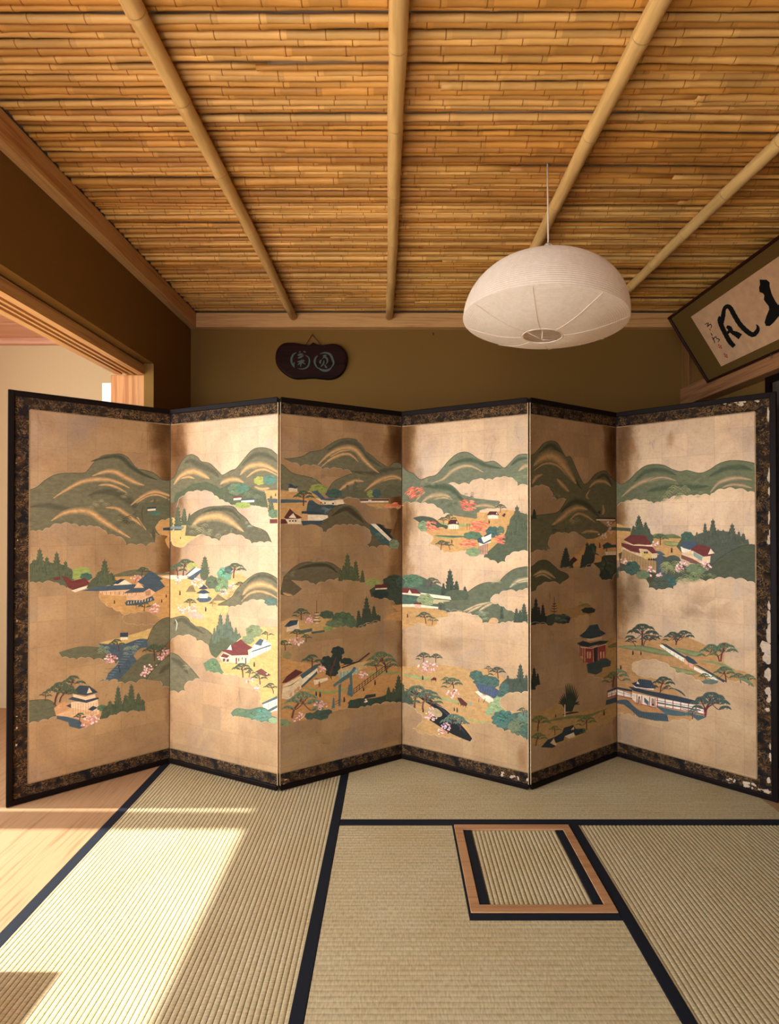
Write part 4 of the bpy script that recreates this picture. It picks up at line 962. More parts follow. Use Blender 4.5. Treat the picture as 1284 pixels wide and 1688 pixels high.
# ---- third panel, upper
T(450, 640, 4.687, 2, '#6c664a')
F(G, 'c 84,545 160,540 230,525 290,492 370,478 430,440 500,400 570,387 640,397 670,440 700,478 760,520 820,570 890,608 930,575 980,580 1020,610 1100,640 l 1200,700 1200,800 1000,830 860,850 560,850 420,790 c 470,720 540,685 610,658 i 540,632 500,622 440,625 380,628 340,602 290,600 210,610 150,575', DG)
F(G, 'c 20,560 84,600 140,650 200,670 290,690 350,720 400,770 430,800 l 200,800 20,780', DG)
K('#53503a', [(420, 480), (540, 420), (650, 440), (720, 530), (840, 610)], 44); K('#53503a', [(600, 640), (760, 660), (880, 630), (1000, 620)], 40)
for p, w_ in (([(340, 600), (420, 520), (500, 475), (580, 460), (640, 480), (700, 550), (760, 610), (820, 655)], 22), ([(370, 610), (450, 545), (540, 510), (600, 515), (660, 570)], 14), ([(440, 530), (520, 488), (590, 480)], 8),
              ([(500, 800), (570, 745), (640, 715), (700, 720)], 18), ([(705, 795), (780, 735), (860, 695), (950, 685), (1050, 740)], 20), ([(840, 720), (900, 700), (960, 700)], 8)): H(p, w_)
arcs(340, 700, 60, 8, '#7d7250'); arcs(700, 690, 60, 10, '#7d7250')
conif([(575, 740, 840, 30), (635, 710, 840, 30), (540, 780, 850, 28), (680, 790, 850, 30), (605, 780, 850, 28)], G3); F(G3, 'c 500,840 560,800 680,790 760,830 840,800 900,740 1000,760 1100,800 l 1000,830 880,850 520,852')
F('#bf8d48', 'c 0,790 84,792 200,800 320,800 420,900 l 560,900 380,1000 0,1060', rim=False)
F('#bf8d48', 'c 660,880 760,890 890,890 990,920 l 960,940 880,930 o 800,940 700,945')
poly('#3d5c60', 0, 860, 84, 858, 200, 860, 260, 870, 260, 882, 0, 888)
wall(120, 770, 188, 768, 32, BD, '#d9bd95', 10); poly(BD, 118, 742, 140, 738, 190, 778, 130, 768)
bush(350, 780, 66, 40, '#8d9440'); bush(470, 815, 62, 36, '#355c4c'); bush(755, 815, 30, 28, '#8d9440'); bush(800, 815, 34, 34, '#37605a')
poly('#dcc39c', 330, 850, 560, 862, 540, 905, 400, 900); poly(BL, 292, 800, 340, 788, 400, 850, 520, 858, 440, 870, 370, 862, 340, 830)
for p in ((365, 880, 8), (395, 884, 8), (455, 888, 12)): poly('#3a2c24', p[0], p[1], p[0]+p[2], p[1]-4, p[0]+p[2]+4, p[1]+8, p[0]+2, p[1]+10)
wall(640, 870, 890, 868, 14, '#54303a', '#e0cba6', 10); poly('#e0cba6', 735, 862, 760, 862, 760, 880, 735, 880); maple(930, 912, 62, 26, 26)
pine(235, 910, 110, 0, n=5); F('#2f4c56', 'c 255,960 270,880 300,865 360,900 460,900 540,930 440,1000 380,1030 l 250,975'); arcs(400, 950, 60, 12, '#7d8a78')
F('#5d5136', 'c 380,1030 420,970 480,910 560,897 620,920 680,990 740,1050 790,1050 820,1060 l 850,1050 860,1080 915,1090 905,1125 960,1180 960,1240 i 900,1235 850,1215 800,1235 740,1230 718,1210 755,1150 750,1120 720,1080 680,1070 620,1060 520,1060 450,1080 410,1115 380,1115 370,1075 l 300,1040', DG)
K('#40371f', [(450, 990), (560, 930), (640, 980), (700, 1040)], 60)
F(GOLD, 'o 560,890 540,862 620,850 680,885 800,935 960,930 l 960,1000 930,1090 860,1060 820,1050 740,1040 c 700,980 640,920 560,895', m=1)
poly('#2f5a58', 740, 1050, 780, 1060, 900, 1180, 890, 1210, 820, 1190, 760, 1120); poly('#ead9ba', 752, 1048, 792, 1048, 915, 1165, 900, 1182); poly('#1f2c30', 790, 1045, 830, 1050, 925, 1155, 912, 1165); arcs(820, 1140, 40, 10, '#6f8a58'); bush(935, 1205, 38, 36, '#7d8c58'); poly('#3c3422', 850, 1050, 868, 1082, 918, 1090, 905, 1128, 870, 1100)
poly('#2c4c56', 215, 1025, 380, 1025, 370, 1060, 290, 1050, 230, 1062); poly('#e3cfab', 240, 975, 420, 978, 425, 1000, 380, 1022, 240, 1020); poly('#c9955c', 228, 968, 268, 968, 268, 1020, 228, 1018); poly('#273e48', 220, 950, 280, 948, 420, 972, 420, 980, 220, 968)
poly('#dcc39c', 90, 1010, 215, 1005, 220, 1050, 90, 1048); poly('#5a241e', 84, 1000, 130, 930, 165, 965, 225, 1000, 200, 1008, 100, 1010); poly('#e3cfab', 120, 1000, 155, 965, 180, 1005); poly('#5a241e', 20, 1010, 95, 1012, 115, 1045, 20, 1050)
for k in range(3): blob('#2c1c18', 130+k*22, 1025, 6, 6, 3)
# third panel, middle
F('#5f5237', 'c 80,1460 150,1390 220,1350 290,1342 340,1352 410,1342 470,1360 530,1410 560,1470 700,1490 i 640,1490 560,1480 470,1482 400,1500 330,1522 290,1508 230,1490 l 140,1482 220,1548 c 150,1600 60,1590 60,1560', DG)
K('#40371f', [(180, 1400), (290, 1370), (420, 1370), (500, 1430)], 40)
conif([(575, 1270, 1480, 42), (638, 1325, 1490, 34), (545, 1360, 1480, 26), (690, 1400, 1500, 22), (610, 1370, 1480, 26), (520, 1385, 1490, 20)], '#4d5233'); arcs(335, 1335, 46, 8, '#7d7250'); arcs(110, 1440, 50, 10, '#7d7250'); H([(75, 1580), (110, 1595), (150, 1600)], 12)
F('#3c4a2c', 'c 745,1560 790,1530 850,1510 870,1470 930,1440 1000,1450 1100,1440 1200,1470 1300,1560 l 1300,1740 1000,1700 c 960,1680 940,1660 i 900,1640 830,1630 760,1615')
bush(920, 1500, 70, 50, '#36442a'); bush(770, 1500, 60, 30, '#8d9048'); bush(1010, 1500, 60, 50, '#3c5a40'); bush(830, 1590, 60, 36, '#26382c')
wall(790, 1545, 880, 1540, 12, '#5a241e', '#d9c09a', 26)
# ---- third panel, lower
T(450, 980, 4.965, 2, '#6c664a')
F('#bd8f4c', 'c 60,230 150,190 260,210 400,180 470,210 l 560,260 420,310 i 300,330 230,400 150,430 60,450', rim=False)
F('#b8843f', 'c 900,210 960,160 1020,140 l 970,90 1060,80 1200,90 1200,240 o 1100,250 1050,215', rim=False)
conif([(765, 10, 220, 40), (700, 120, 270, 30), (825, 85, 230, 34), (740, 100, 260, 24), (860, 160, 220, 22), (790, 110, 240, 26)], '#3f4a2c'); F('#3f4a2c', 'c 680,230 720,190 860,170 880,195 870,220 i 800,235 740,250 690,285')
bush(440, 165, 56, 32, '#3f5a34'); bush(570, 200, 90, 56, '#4a6438'); bush(500, 240, 70, 30, '#64783c'); bush(640, 230, 46, 40, '#4f6a38'); bush(450, 280, 40, 20, '#7f8c48')
poly('#3a5a54', 200, 300, 320, 275, 320, 300, 220, 325); poly('#3a5a44', 310, 305, 420, 290, 425, 305, 320, 322)
pine(230, 210, 90, 0, n=6); bloss(300, 200, 44, 36); K('#2c1c18', [(357, 50), (357, 150)], 4, False, False)
for y_, w_ in ((150, 22), (175, 26), (195, 34), (222, 40)): K('#54303a', [(357-w_, y_-4), (357, y_+3), (357+w_, y_-6)], 7); K('#e0cba6', [(345, y_+10), (372, y_+9)], 8, False, False)
poly('#d9bd95', 115, 265, 210, 215, 215, 290, 130, 300, 108, 310); poly('#2a4152', 90, 262, 140, 212, 205, 208, 195, 245, 130, 265)
pine(195, 370, 80, 0, n=5); pine(270, 390, 60, 0, n=4); bloss(185, 385, 66, 34); pine(100, 460, 80, -.1, n=4); blob('#8d7a48', 115, 500, 34, 32, 6)
F('#b9823c', 'c 40,500 150,540 300,560 500,560 730,545 c 820,500 900,560 1000,580 1060,600 l 1200,640 1200,1000 1050,880 i 930,900 820,905 700,930 620,935 520,950 430,1000 l 250,1030 60,1060')
K('#8d9050', [(240, 760), (450, 800), (640, 760)], 24); K('#8d9050', [(700, 670), (900, 640), (1100, 650)], 24)
poly('#c29a5c', 530, 620, 600, 570, 770, 540, 770, 600, 700, 620, 530, 640); poly('#8fa684', 530, 640, 700, 600, 700, 640, 540, 690)
for k in range(6): K('#e0cba6', [(540+k*28, 635-k*4), (540+k*28, 680-k*5)], 3, False, False)
K('#4a2c28', [(560, 600), (700, 548), (790, 478)], 12, False, False); K('#3c3020', [(540, 585), (640, 560), (740, 545)], 12, False)
for p in ((530, 465, 52, 40), (440, 550, 48, 46), (490, 590, 60, 50), (600, 545, 50, 26), (480, 640, 50, 30), (520, 520, 46, 40)): bush(*p, '#26382c')
K('#5a2f24', [(480, 700), (470, 640), (500, 560), (520, 500)], 14); K('#5a2f24', [(340, 690), (400, 695), (460, 680)], 12)
poly('#d9b98c', 80, 740, 220, 670, 330, 590, 350, 640, 240, 760, 130, 860, 70, 850); poly('#e3cfab', 230, 690, 360, 600, 370, 640, 240, 740); poly('#36585a', 220, 660, 340, 575, 400, 560, 370, 595, 240, 690); poly('#36585a', 228, 750, 360, 625, 365, 645, 235, 765)
poly('#5a241e', 70, 725, 110, 670, 185, 612, 245, 635, 180, 680, 110, 720); K('#5a3424', [(70, 765), (150, 740), (220, 690)], 6, False); K('#5a3424', [(300, 640), (350, 620)], 4)
for p in ((145, 830), (180, 805), (205, 780)): poly('#c08a5c', p[0]-10, p[1]-20, p[0]+12, p[1]-32, p[0]+12, p[1], p[0]-10, p[1]+12)
pine(320, 620, 120, 0, n=4); bloss(395, 605, 34, 28); poly('#e0c49a', 330, 700, 450, 680, 450, 700, 340, 740); man(378, 755, 40, '#8d4a38')
def lattice(x0, y0, x1, y1, h, n, c):
    K(c, [(x0, y0), (x1, y1)], 5, False, False); K(c, [(x0, y0+h), (x1, y1+h)], 5, False, False); K(c, [(x0, y0+h*.5), (x1, y1+h*.5)], 3, False, False)
    for k in range(n+1):
        t = k/n; x, y = x0+(x1-x0)*t, y0+(y1-y0)*t; K(c, [(x, y-6), (x, y+h+6)], 5, False, False)
lattice(660, 775, 960, 550, 36, 13, '#4a3c2c')
pine(930, 640, 160, -.3, n=7, c='#6b7c48'); pine(850, 640, 90, -.2, n=4, c='#6b7c48'); bloss(735, 660, 44, 36)
tc_ = '#3f6a6c'
K(tc_, [(495, 750), (570, 690), (640, 640), (670, 595)], 22, True, False); K(tc_, [(510, 745), (660, 620)], 12, False, False)
poly(tc_, 535, 740, 556, 730, 552, 910, 534, 912); poly(tc_, 625, 650, 645, 640, 655, 830, 634, 838); K(tc_, [(545, 725), (640, 660)], 10, False, False)
poly(tc_, 478, 935, 492, 840, 502, 850, 506, 925); poly(tc_, 605, 820, 620, 730, 630, 740, 634, 830)
K('#3c2c24', [(505, 900), (545, 880)], 4, False, False); K('#3c2c24', [(505, 880), (545, 862)], 4, False, False)
man(352, 830, 34); man(384, 838, 38); man(582, 880, 38); man(834, 740, 38, '#4a1f1c'); man(740, 790, 30)
pine(155, 1010, 200, .45, n=7, c='#7d8c58', tr='#6b3a2c'); bloss(390, 905, 52, 40); bloss(230, 990, 40, 26); bloss(190, 1025, 30, 18)
K('#6b3a2c', [(70, 1000), (130, 940)], 8); K('#6b3a2c', [(180, 940), (330, 925)], 6)
bush(390, 985, 66, 40, '#3c5a40'); bush(300, 995, 40, 28, '#3c5a40'); bush(450, 960, 34, 20, '#36523c'); bush(90, 1050, 50, 30, '#7d9048')
F('#34452c', 'c 610,930 630,880 700,850 800,850 900,830 960,800 1060,790 l 1200,780 1200,900 i 1060,890 960,885 880,900 800,915 700,930'); conif([(1028, 650, 850, 44), (945, 750, 860, 28), (985, 760, 870, 26), (1090, 740, 860, 34)], '#44502f')
poly('#2c3a34', 740, 850, 760, 822, 840, 812, 840, 835, 770, 850); bush(660, 890, 44, 30, '#2c4a34'); bush(770, 880, 50, 26, '#34502f'); bloss(755, 870, 14, 12, 5)

# ---- fourth panel, upper
T(650, 640, 4.6875, 3, '#6c6f56')
F(G2, 'c -40,570 0,575 50,595 100,640 150,660 200,705 260,685 320,670 370,620 420,560 480,510 540,492 590,505 640,540 700,570 760,562 800,580 850,615 900,570 950,520 1000,508 1060,512 l 1140,520 1140,760 i 1030,752 950,760 930,710 880,692 820,692 760,710 700,712 640,705 580,745 500,748 410,742 l 520,820 620,850 800,870 c 815,882 790,905 l 660,945 640,1000 c 600,1010 520,990 440,980 i 380,975 330,920 260,895 200,890 130,890 80,885 l -40,900', DG)
K('#48543a', [(420, 600), (520, 560), (620, 560), (720, 600), (830, 620)], 40); K('#48543a', [(230, 760), (330, 760), (440, 780), (560, 900)], 50); K('#48543a', [(900, 600), (960, 550), (1040, 540)], 30)
for p, w_ in (([(300, 730), (380, 700), (440, 645), (520, 605), (600, 605), (690, 650)], 16), ([(210, 885), (270, 840), (340, 825), (400, 830), (450, 860)], 22), ([(300, 860), (380, 845), (440, 860)], 10), ([(620, 915), (700, 905), (800, 925)], 16), ([(160, 880), (200, 830), (240, 800)], 10), ([(960, 640), (1010, 600), (1040, 610)], 18)): H(p, w_, '#b99a6b', '#6c6f56')
arcs(260, 730, 50, 8, '#8f9168'); arcs(980, 690, 60, 12, '#7d8a60'); arcs(430, 880, 60, 10, '#48543a'); arcs(560, 830, 50, 6, '#48543a')
maple(160, 800, 64, 40, 30, lean=-.7); maple(20, 912, 40, 28, 18); maple(130, 820, 40, 30, 14, lean=-.7)
F(OC, 'c 270,1130 180,1060 l 450,980 640,1010 640,960 c 760,960 850,940 920,945 l 960,1000 890,1100 880,1200 680,1290 i 540,1260 440,1275 380,1275 340,1230 250,1200 305,1150')
K('#9aa060', [(340, 1040), (500, 1060), (640, 1040)], 24); K('#9aa060', [(300, 1140), (420, 1150), (560, 1140)], 24); K('#4f6a48', [(310, 1138), (440, 1146), (560, 1146)], 14)
F('#46573a', 'c 145,1005 200,990 260,995 310,1010 360,1050 410,1065 400,1090 i 330,1085 290,1060 l 200,1040', DG)
bush(225, 1065, 42, 40, '#7d9a58'); maple(290, 1070, 46, 44, 26, lean=.5); maple(560, 900, 66, 46, 44, lean=.35); maple(590, 930, 40, 20, 10, lean=.3)
pine(420, 1050, 70, .1, n=4); pine(380, 1050, 50, -.1, n=4); house(408, 1016, 96, 72, '#4a1c18', '#ead9ba', .0, 5)
pine(820, 960, 60, 0, n=5); house(712, 952, 100, 56, '#54201c', '#ead9ba', 0, 5); poly('#54201c', 830, 985, 850, 965, 862, 972, 850, 995)
K('#8d4a30', [(562, 1050), (562, 1095)], 4, False, False); K('#8d4a30', [(582, 1050), (582, 1095)], 4, False, False); K('#8d4a30', [(554, 1052), (592, 1050)], 4, False, False); K('#8d4a30', [(558, 1064), (586, 1062)], 3, False, False)
man(732, 1045, 24); man(444, 1200, 28, '#5a1f1c')
F('#505840', 'c 700,1280 760,1230 830,1160 880,1080 900,1000 960,960 1040,980 l 1140,990 1140,1270 i 1040,1268 960,1265 890,1290 860,1310 865,1345 800,1358 740,1330 690,1310')
conif([(948, 895, 1120, 48), (910, 1000, 1160, 36), (1020, 960, 1140, 44), (985, 980, 1140, 34), (880, 1050, 1180, 28)], '#505840')
maple(655, 1070, 74, 58, 60, lean=.1); bush(605, 1140, 70, 32, '#4a7a4c'); bush(760, 1110, 52, 42, '#2f6458'); bush(820, 1100, 30, 34, '#56764c'); maple(812, 1165, 38, 46, 28, lean=.2); maple(580, 1200, 70, 32, 34, lean=.1)
poly('#efe0c4', 650, 1165, 750, 1120, 745, 1190, 720, 1200, 660, 1228); poly('#2c4a68', 640, 1165, 670, 1150, 690, 1195, 745, 1165, 750, 1178, 690, 1205, 645, 1190); poly('#2c4a68', 690, 1140, 745, 1112, 750, 1125, 695, 1150)
poly('#b98a6b', 645, 1225, 725, 1195, 722, 1280, 660, 1290)
for k in range(6): K('#7a4a3c', [(655+k*13, 1225-k*4), (655+k*13, 1282)], 3, False, False)
bush(610, 1265, 56, 34, '#7d9a50'); pine(430, 1250, 60, -.3, n=4); pine(360, 1250, 70, .1, n=5)
# middle band
F('#4c6048', 'c -40,1450 60,1470 150,1440 220,1460 300,1500 360,1530 420,1560 c 480,1600 l 900,1640 700,1720 700,1700 -40,1780')
F('#5f644b', 'c 560,1580 640,1525 720,1500 800,1500 850,1450 920,1400 1000,1380 1060,1376 l 1140,1360 1140,1640 1030,1560 900,1640 700,1760 c 500,1720 420,1680 430,1600', DG)
conif([(430, 1390, 1600, 46), (380, 1500, 1600, 24), (480, 1480, 1610, 34), (545, 1525, 1620, 26)], '#38482f'); F('#505840', 'c 380,1600 440,1560 560,1570 560,1640 460,1700 400,1680')
for p, w_ in (([(890, 1540), (960, 1490), (1060, 1465)], 18), ([(940, 1510), (1000, 1492), (1060, 1490)], 8)): H(p, w_, '#c9b28a', '#5f644b')
arcs(770, 1490, 46, 8, '#8f9168'); arcs(900, 1530, 60, 12, '#48684c')
bush(130, 1490, 90, 50, '#4a7a50'); bush(20, 1500, 60, 50, '#3c6040'); pine(280, 1560, 90, .1, n=6); bush(300, 1565, 60, 30, '#46633f')
poly('#ead9ba', 50, 1560, 200, 1580, 430, 1610, 440, 1635, 220, 1610, 60, 1590); poly('#6b231c', 40, 1540, 170, 1552, 210, 1590, 60, 1580); poly('#ead9ba', 105, 1582, 118, 1556, 135, 1584)
poly('#bfae7c', 260, 1625, 430, 1640, 420, 1670, 300, 1665); bush(110, 1640, 60, 36, '#3c6a54'); bush(240, 1640, 64, 50, '#8da050')
F('#be8f4c', 'c -40,1690 200,1690 400,1720 l 420,1760 300,1780 -40,1900', rim=False)
poly('#ead9ba', -40, 1668, 160, 1668, 340, 1690, 340, 1704, 160, 1690, -40, 1688); poly('#6b231c', 155, 1655, 205, 1655, 215, 1668, 150, 1670); poly('#e0a890', 160, 1672, 205, 1672, 205, 1700, 160, 1700)
# ---- fourth panel, lower
T(650, 980, 4.967, 3, '#6c6f56')
F('#be8f4c', 'c -40,120 60,118 200,110 330,125 l 340,180 350,240 o 290,262 240,235 200,228 130,230 60,240 -40,250')
F('#5f644b', 'l 400,60 800,20 900,100 1000,150 1150,120 1150,240 i 1090,242 1030,215 960,225 860,240 790,248 720,235 700,190 640,170 560,150 520,132 460,140 420,120')
F(GOLD, 'o 1150,180 1040,140 960,130 900,95 850,70 790,60 800,20 860,0 920,-30 1000,-20 1150,-60', m=1)
for p in ([(560, 140), (680, 90), (790, 62)], [(690, 135), (760, 90), (810, 70)], [(600, 150), (660, 115), (720, 90)]): H(p, 12, '#d0ae80', '#5f644b')
arcs(700, 170, 60, 14, '#8f9a78'); F('#c89a68', 'c 765,240 790,195 840,195 850,225 800,245'); conif([(1000, 105, 230, 30), (1062, 65, 220, 38), (1110, 120, 230, 30), (880, 90, 200, 20), (1030, 120, 230, 26), (1160, 30, 230, 44)], '#3f5038')
pine(380, 130, 60, 0, n=5); pine(260, 240, 90, -.2, n=5); pine(310, 250, 60, .1, n=3); man(108, 190, 30, '#4a1f1c'); pine(-10, 230, 60, -.2, n=4)
F('#be9050', 'l -60,590 60,588 c 150,588 220,580 300,580 400,575 470,590 540,595 600,620 700,605 760,610 830,640 900,690 l 930,760 1150,800 1150,1200 1000,1150 c 800,1060 700,1060 600,1070 l 640,1180 c 560,1170 o 470,1165 400,1160 330,1140 260,1130 190,1125 150,1090 l 160,900 -60,900')
K('#9aa064', [(60, 650), (200, 680), (350, 700)], 26); K('#9aa064', [(250, 830), (430, 860), (600, 900)], 22); K('#9aa064', [(560, 1010), (680, 1040), (800, 1050)], 14)
pine(240, 560, 80, 0, n=6, c='#46583a'); pine(340, 560, 70, 0, n=5, c='#46583a'); bloss(275, 595, 80, 46, 60)
man(232, 700, 34); poly('#5a1f1c', 295, 700, 325, 675, 345, 685, 345, 705); K('#4a2c28', [(305, 700), (305, 718)], 4, False, False); K('#4a2c28', [(340, 700), (342, 718)], 4, False, False)
F('#46573c', 'c 880,720 920,690 980,690 1090,700 l 1150,700 1150,820 i 1090,795 1040,812 980,808 900,830 l 870,880 850,800')
conif([(1032, 560, 760, 44), (930, 655, 770, 26), (985, 680, 780, 30), (1080, 650, 780, 30), (1130, 600, 780, 34)], '#3f5038')
for p in ((670, 660, 54, 38), (740, 710, 90, 50), (810, 720, 50, 44), (900, 760, 40, 36), (890, 820, 50, 56)): bush(*p, '#3a6658')
pine(850, 690, 90, -.1, n=6, c='#46583a'); pine(770, 640, 50, 0, n=3, c='#46583a')
poly('#c9926b', 690, 790, 740, 820, 700, 870, 690, 850); poly('#e6d3b8', 660, 795, 690, 790, 740, 830, 760, 820, 830, 870, 780, 890, 720, 850); poly('#2f4e78', 665, 740, 700, 730, 740, 740, 835, 770, 860, 790, 825, 860, 790, 835, 700, 800)
for k in range(7): K('#4a6a90', [(700+k*20, 745+k*4), (690+k*20, 790+k*7)], 2, False, False)
K('#5a2f24', [(690, 880), (695, 850)], 5, False, False); K('#5a2f24', [(730, 885), (745, 850)], 5, False, False)
for p in ((830, 920, 60, 50), (780, 960, 34, 30), (850, 870, 40, 34)): bush(*p, '#8fae58')
F(GOLD, 'o 1150,940 1040,945 960,955 900,930 862,890 900,830 960,812 1040,815 1150,780', m=1)
F('#4b6044', 'c 920,1040 960,980 1040,960 1150,950 l 1150,1200 i 1080,1190 1040,1160 980,1130 900,1120 860,1090 800,1060'); bush(895, 1020, 96, 70, '#357060'); bush(1030, 1080, 90, 70, '#5a7048'); bush(1060, 1000, 50, 40, '#557f60'); pine(1060, 990, 60, -.2, n=4)
bush(980, 1080, 50, 40, '#6b7c4c'); bush(1080, 1120, 50, 50, '#3f6a54')
pine(490, 800, 110, -.15, n=6, c='#557048'); pine(430, 740, 60, -.1, n=4, c='#557048'); bloss(470, 810, 60, 38, 34); poly('#5a241e', 515, 845, 545, 845, 600, 895, 590, 915, 545, 905); 
for k in range(4): K('#5a2f24', [(525+k*20, 885+k*8), (525+k*20, 905+k*8)], 4, False, False)
blob('#7aa092', 622, 895, 12, 14, 4); man(490, 955, 28); man(514, 965, 36, '#3c3a3a'); man(236, 965, 34)
F('#15181c', 'c 80,768 150,785 230,810 330,880 410,930 480,1000 560,1080 610,1140 638,1180 l 620,1203 c 560,1180 450,1130 340,1060 290,1030 l 300,1000 380,990 c 330,930 240,870 150,810', rim=False)
F('#b59a6c', 'c 270,940 340,930 390,970 380,1000 330,1000 280,975', rim=False)
K('#2b3138', [(300, 860), (400, 950), (500, 1040), (590, 1150)], 16); K('#cfa58c', [(340, 900), (420, 940), (480, 1000)], 4)
pine(165, 940, 180, .1, n=4, c='#5a7050', tr='#6b3a2c'); pine(230, 940, 150, .25, n=7, c='#5a7050', tr='#6b3a2c'); pine(300, 930, 80, 0, n=3, c='#5a7050')
pine(440, 1140, 150, .3, n=5, c='#5a7a60', tr='#4a2c28'); pine(540, 1110, 90, .1, n=3, c='#5a7a60')
bloss(285, 990, 40, 30); bloss(325, 1015, 30, 20); bloss(425, 1085, 50, 36, 26, cs=('#b98aa0', '#e3c0c4', '#d0a0ac')); bloss(385, 1120, 36, 26); bloss(310, 930, 20, 14, 8)
F('#46573c', 'c -40,870 20,870 60,850 110,880 160,880 i 120,900 60,890 -40,892', rim=False); conif([(35, 655, 880, 40), (70, 720, 890, 30), (120, 810, 900, 44), (95, 780, 900, 30)], '#44563a')
F(GOLD, 'o 62,890 130,920 190,970 235,1010 200,1060 150,1095 190,1128 l 60,1130 60,890', m=1)

# ---- fifth panel, upper
T(860, 640, 4.69, 4, '#5f5838')
F('#5f5838', 'c 40,520 90,510 130,470 170,425 220,407 270,420 310,480 340,530 375,530 410,600 450,690 480,740 520,720 560,670 610,642 650,642 690,690 740,730 l 840,740 840,960 740,1010 580,1010 700,1100 640,1160 500,1165 430,1120 i 360,1125 310,1120 250,1130 210,1170 225,1240 190,1268 150,1255 90,1265 l 20,1270 20,1000 90,985 c 180,975 270,960 310,920 345,860 i 270,868 235,840 220,790 180,755 130,755 90,765 l 30,765', '#29250f')
K('#3f3b22', [(130, 500), (220, 440), (290, 500), (370, 640), (460, 780)], 44); K('#3f3b22', [(300, 960), (400, 880), (500, 900), (600, 1000)], 50); K('#3f3b22', [(560, 720), (640, 670), (700, 760)], 30)
for p, w_ in (([(90, 600), (150, 545), (220, 525), (290, 560), (350, 640), (420, 740)], 44), ([(90, 640), (160, 590), (230, 582), (290, 610), (340, 670)], 10), ([(80, 740), (110, 690), (160, 665)], 16), ([(270, 700), (310, 745), (365, 800)], 18),
              ([(520, 770), (570, 725), (640, 722), (690, 760)], 16), ([(230, 1060), (300, 1010), (370, 950), (440, 925), (510, 940)], 26), ([(370, 1020), (430, 970), (500, 990), (570, 1040)], 12), ([(460, 1120), (520, 1105), (600, 1115)], 14), ([(530, 780), (500, 830), (520, 860)], 8), ([(625, 900), (632, 950), (620, 980)], 12)): H(p, w_, '#b5874a', '#5f5838')
arcs(290, 840, 50, 7, '#8d7a4c'); arcs(430, 1030, 60, 10, '#8d7a4c'); arcs(290, 1090, 60, 10, '#3f3b22'); arcs(175, 1240, 40, 6, '#8d7a4c')
conif([(95, 930, 1010, 22), (60, 960, 1020, 22)], '#2f3322')
F('#b8843f', 'c 500,1170 560,1160 640,1120 700,1050 740,1030 840,1050 l 840,1300 720,1310 600,1340 550,1360 i 500,1355 460,1390 430,1380 380,1390 l 370,1300 460,1260', rim=False)
wall(575, 1010, 720, 1012, 12, '#3c1c1c', '#d9bd95', 10); poly('#1f2c30', 580, 960, 605, 945, 605, 975); bloss(675, 1060, 24, 30, 12, cs=('#c9a08c', '#d9b99c')); bloss(625, 1140, 34, 24, 14, cs=('#c9a08c', '#d9b99c')); bloss(685, 1100, 16, 24, 8, cs=('#c9a08c', '#d9b99c'))
K('#4f5c34', [(690, 1085), (840, 1085)], 26, False, False)
poly('#28423c', 620, 1215, 660, 1190, 690, 1205, 690, 1232, 640, 1240); poly('#28423c', 680, 1210, 840, 1208, 840, 1228, 680, 1232); K('#28423c', [(655, 1230), (655, 1270)], 6, False, False); man(600, 1235, 36, '#6b2f24'); man(632, 1245, 24)
conif([(340, 1225, 1370, 40), (320, 1290, 1390, 28), (505, 1180, 1380, 34), (470, 1280, 1390, 24), (380, 1320, 1390, 20)], '#2f3826'); F('#2f3826', 'c 300,1380 340,1340 400,1340 380,1385 i 340,1390 310,1390'); F('#2f3826', 'c 460,1340 500,1230 560,1210 560,1330 530,1360 i 490,1385 460,1395')
poly('#3c1c1c', 375, 1325, 400, 1302, 430, 1325, 405, 1348); bush(545, 1240, 30, 40, '#244030'); K('#3c5a30', [(545, 1220), (560, 1270), (600, 1290)], 14)
poly('#d9bd95', 640, 1265, 840, 1255, 840, 1285, 650, 1290); poly('#a98450', 590, 1290, 625, 1265, 640, 1280, 610, 1300)
F('#3a3a24', 'c 550,1350 610,1340 620,1300 680,1290 840,1290 l 840,1420 i 740,1425 700,1490 660,1480 610,1450 590,1390'); bush(660, 1380, 60, 60, '#3f4a2c'); bush(640, 1440, 40, 40, '#2c3a24'); K('#1f2c30', [(620, 1300), (650, 1350), (640, 1400), (690, 1470)], 10)
F('#4a452a', 'c 20,1390 80,1375 130,1335 190,1330 240,1365 290,1410 340,1430 362,1460 320,1490 l 290,1518 i 210,1502 150,1520 110,1560 l 20,1590', '#29250f')
for p, w_ in (([(85, 1450), (150, 1418), (200, 1430), (260, 1470)], 14), ([(100, 1462), (160, 1440), (230, 1480)], 8)): H(p, w_, '#b5874a', '#3f3b24')
# ---- fifth panel, lower
T(860, 980, 4.967, 4, '#5f5838')
F('#9c7236', 'c 200,160 230,110 290,55 330,80 400,110 480,80 540,75 600,120 l 560,180 i 500,170 400,210', rim=False)
conif([(115, 20, 240, 34), (172, 70, 240, 30), (90, 100, 250, 30), (140, 90, 240, 22)], '#22281c'); F('#22281c', 'c 60,180 120,160 240,190 260,240 i 200,240 150,235 60,250')
K('#1f1414', [(265, 20), (265, 160)], 4, False, False)
for y_, w_ in ((75, 18), (95, 24), (115, 26), (138, 30)): K('#3c1c22', [(265-w_, y_-4), (265, y_+3), (265+w_, y_-5)], 8)
bush(260, 195, 56, 36, '#34422c'); bush(330, 200, 60, 40, '#2f4030'); bush(230, 230, 30, 24, '#34422c'); poly('#1f2c30', 340, 195, 400, 185, 385, 235, 330, 230); arcs(320, 190, 50, 12, '#6b7048'); arcs(500, 95, 56, 8, '#5a5c34'); bush(545, 130, 56, 24, '#1f2c24')
F('#a67c3c', 'c 640,440 700,370 760,345 l 880,350 880,700 750,690 i 680,712 600,680 540,660 l 600,600'); K('#6f6c38', [(700, 430), (790, 410), (860, 420)], 30)
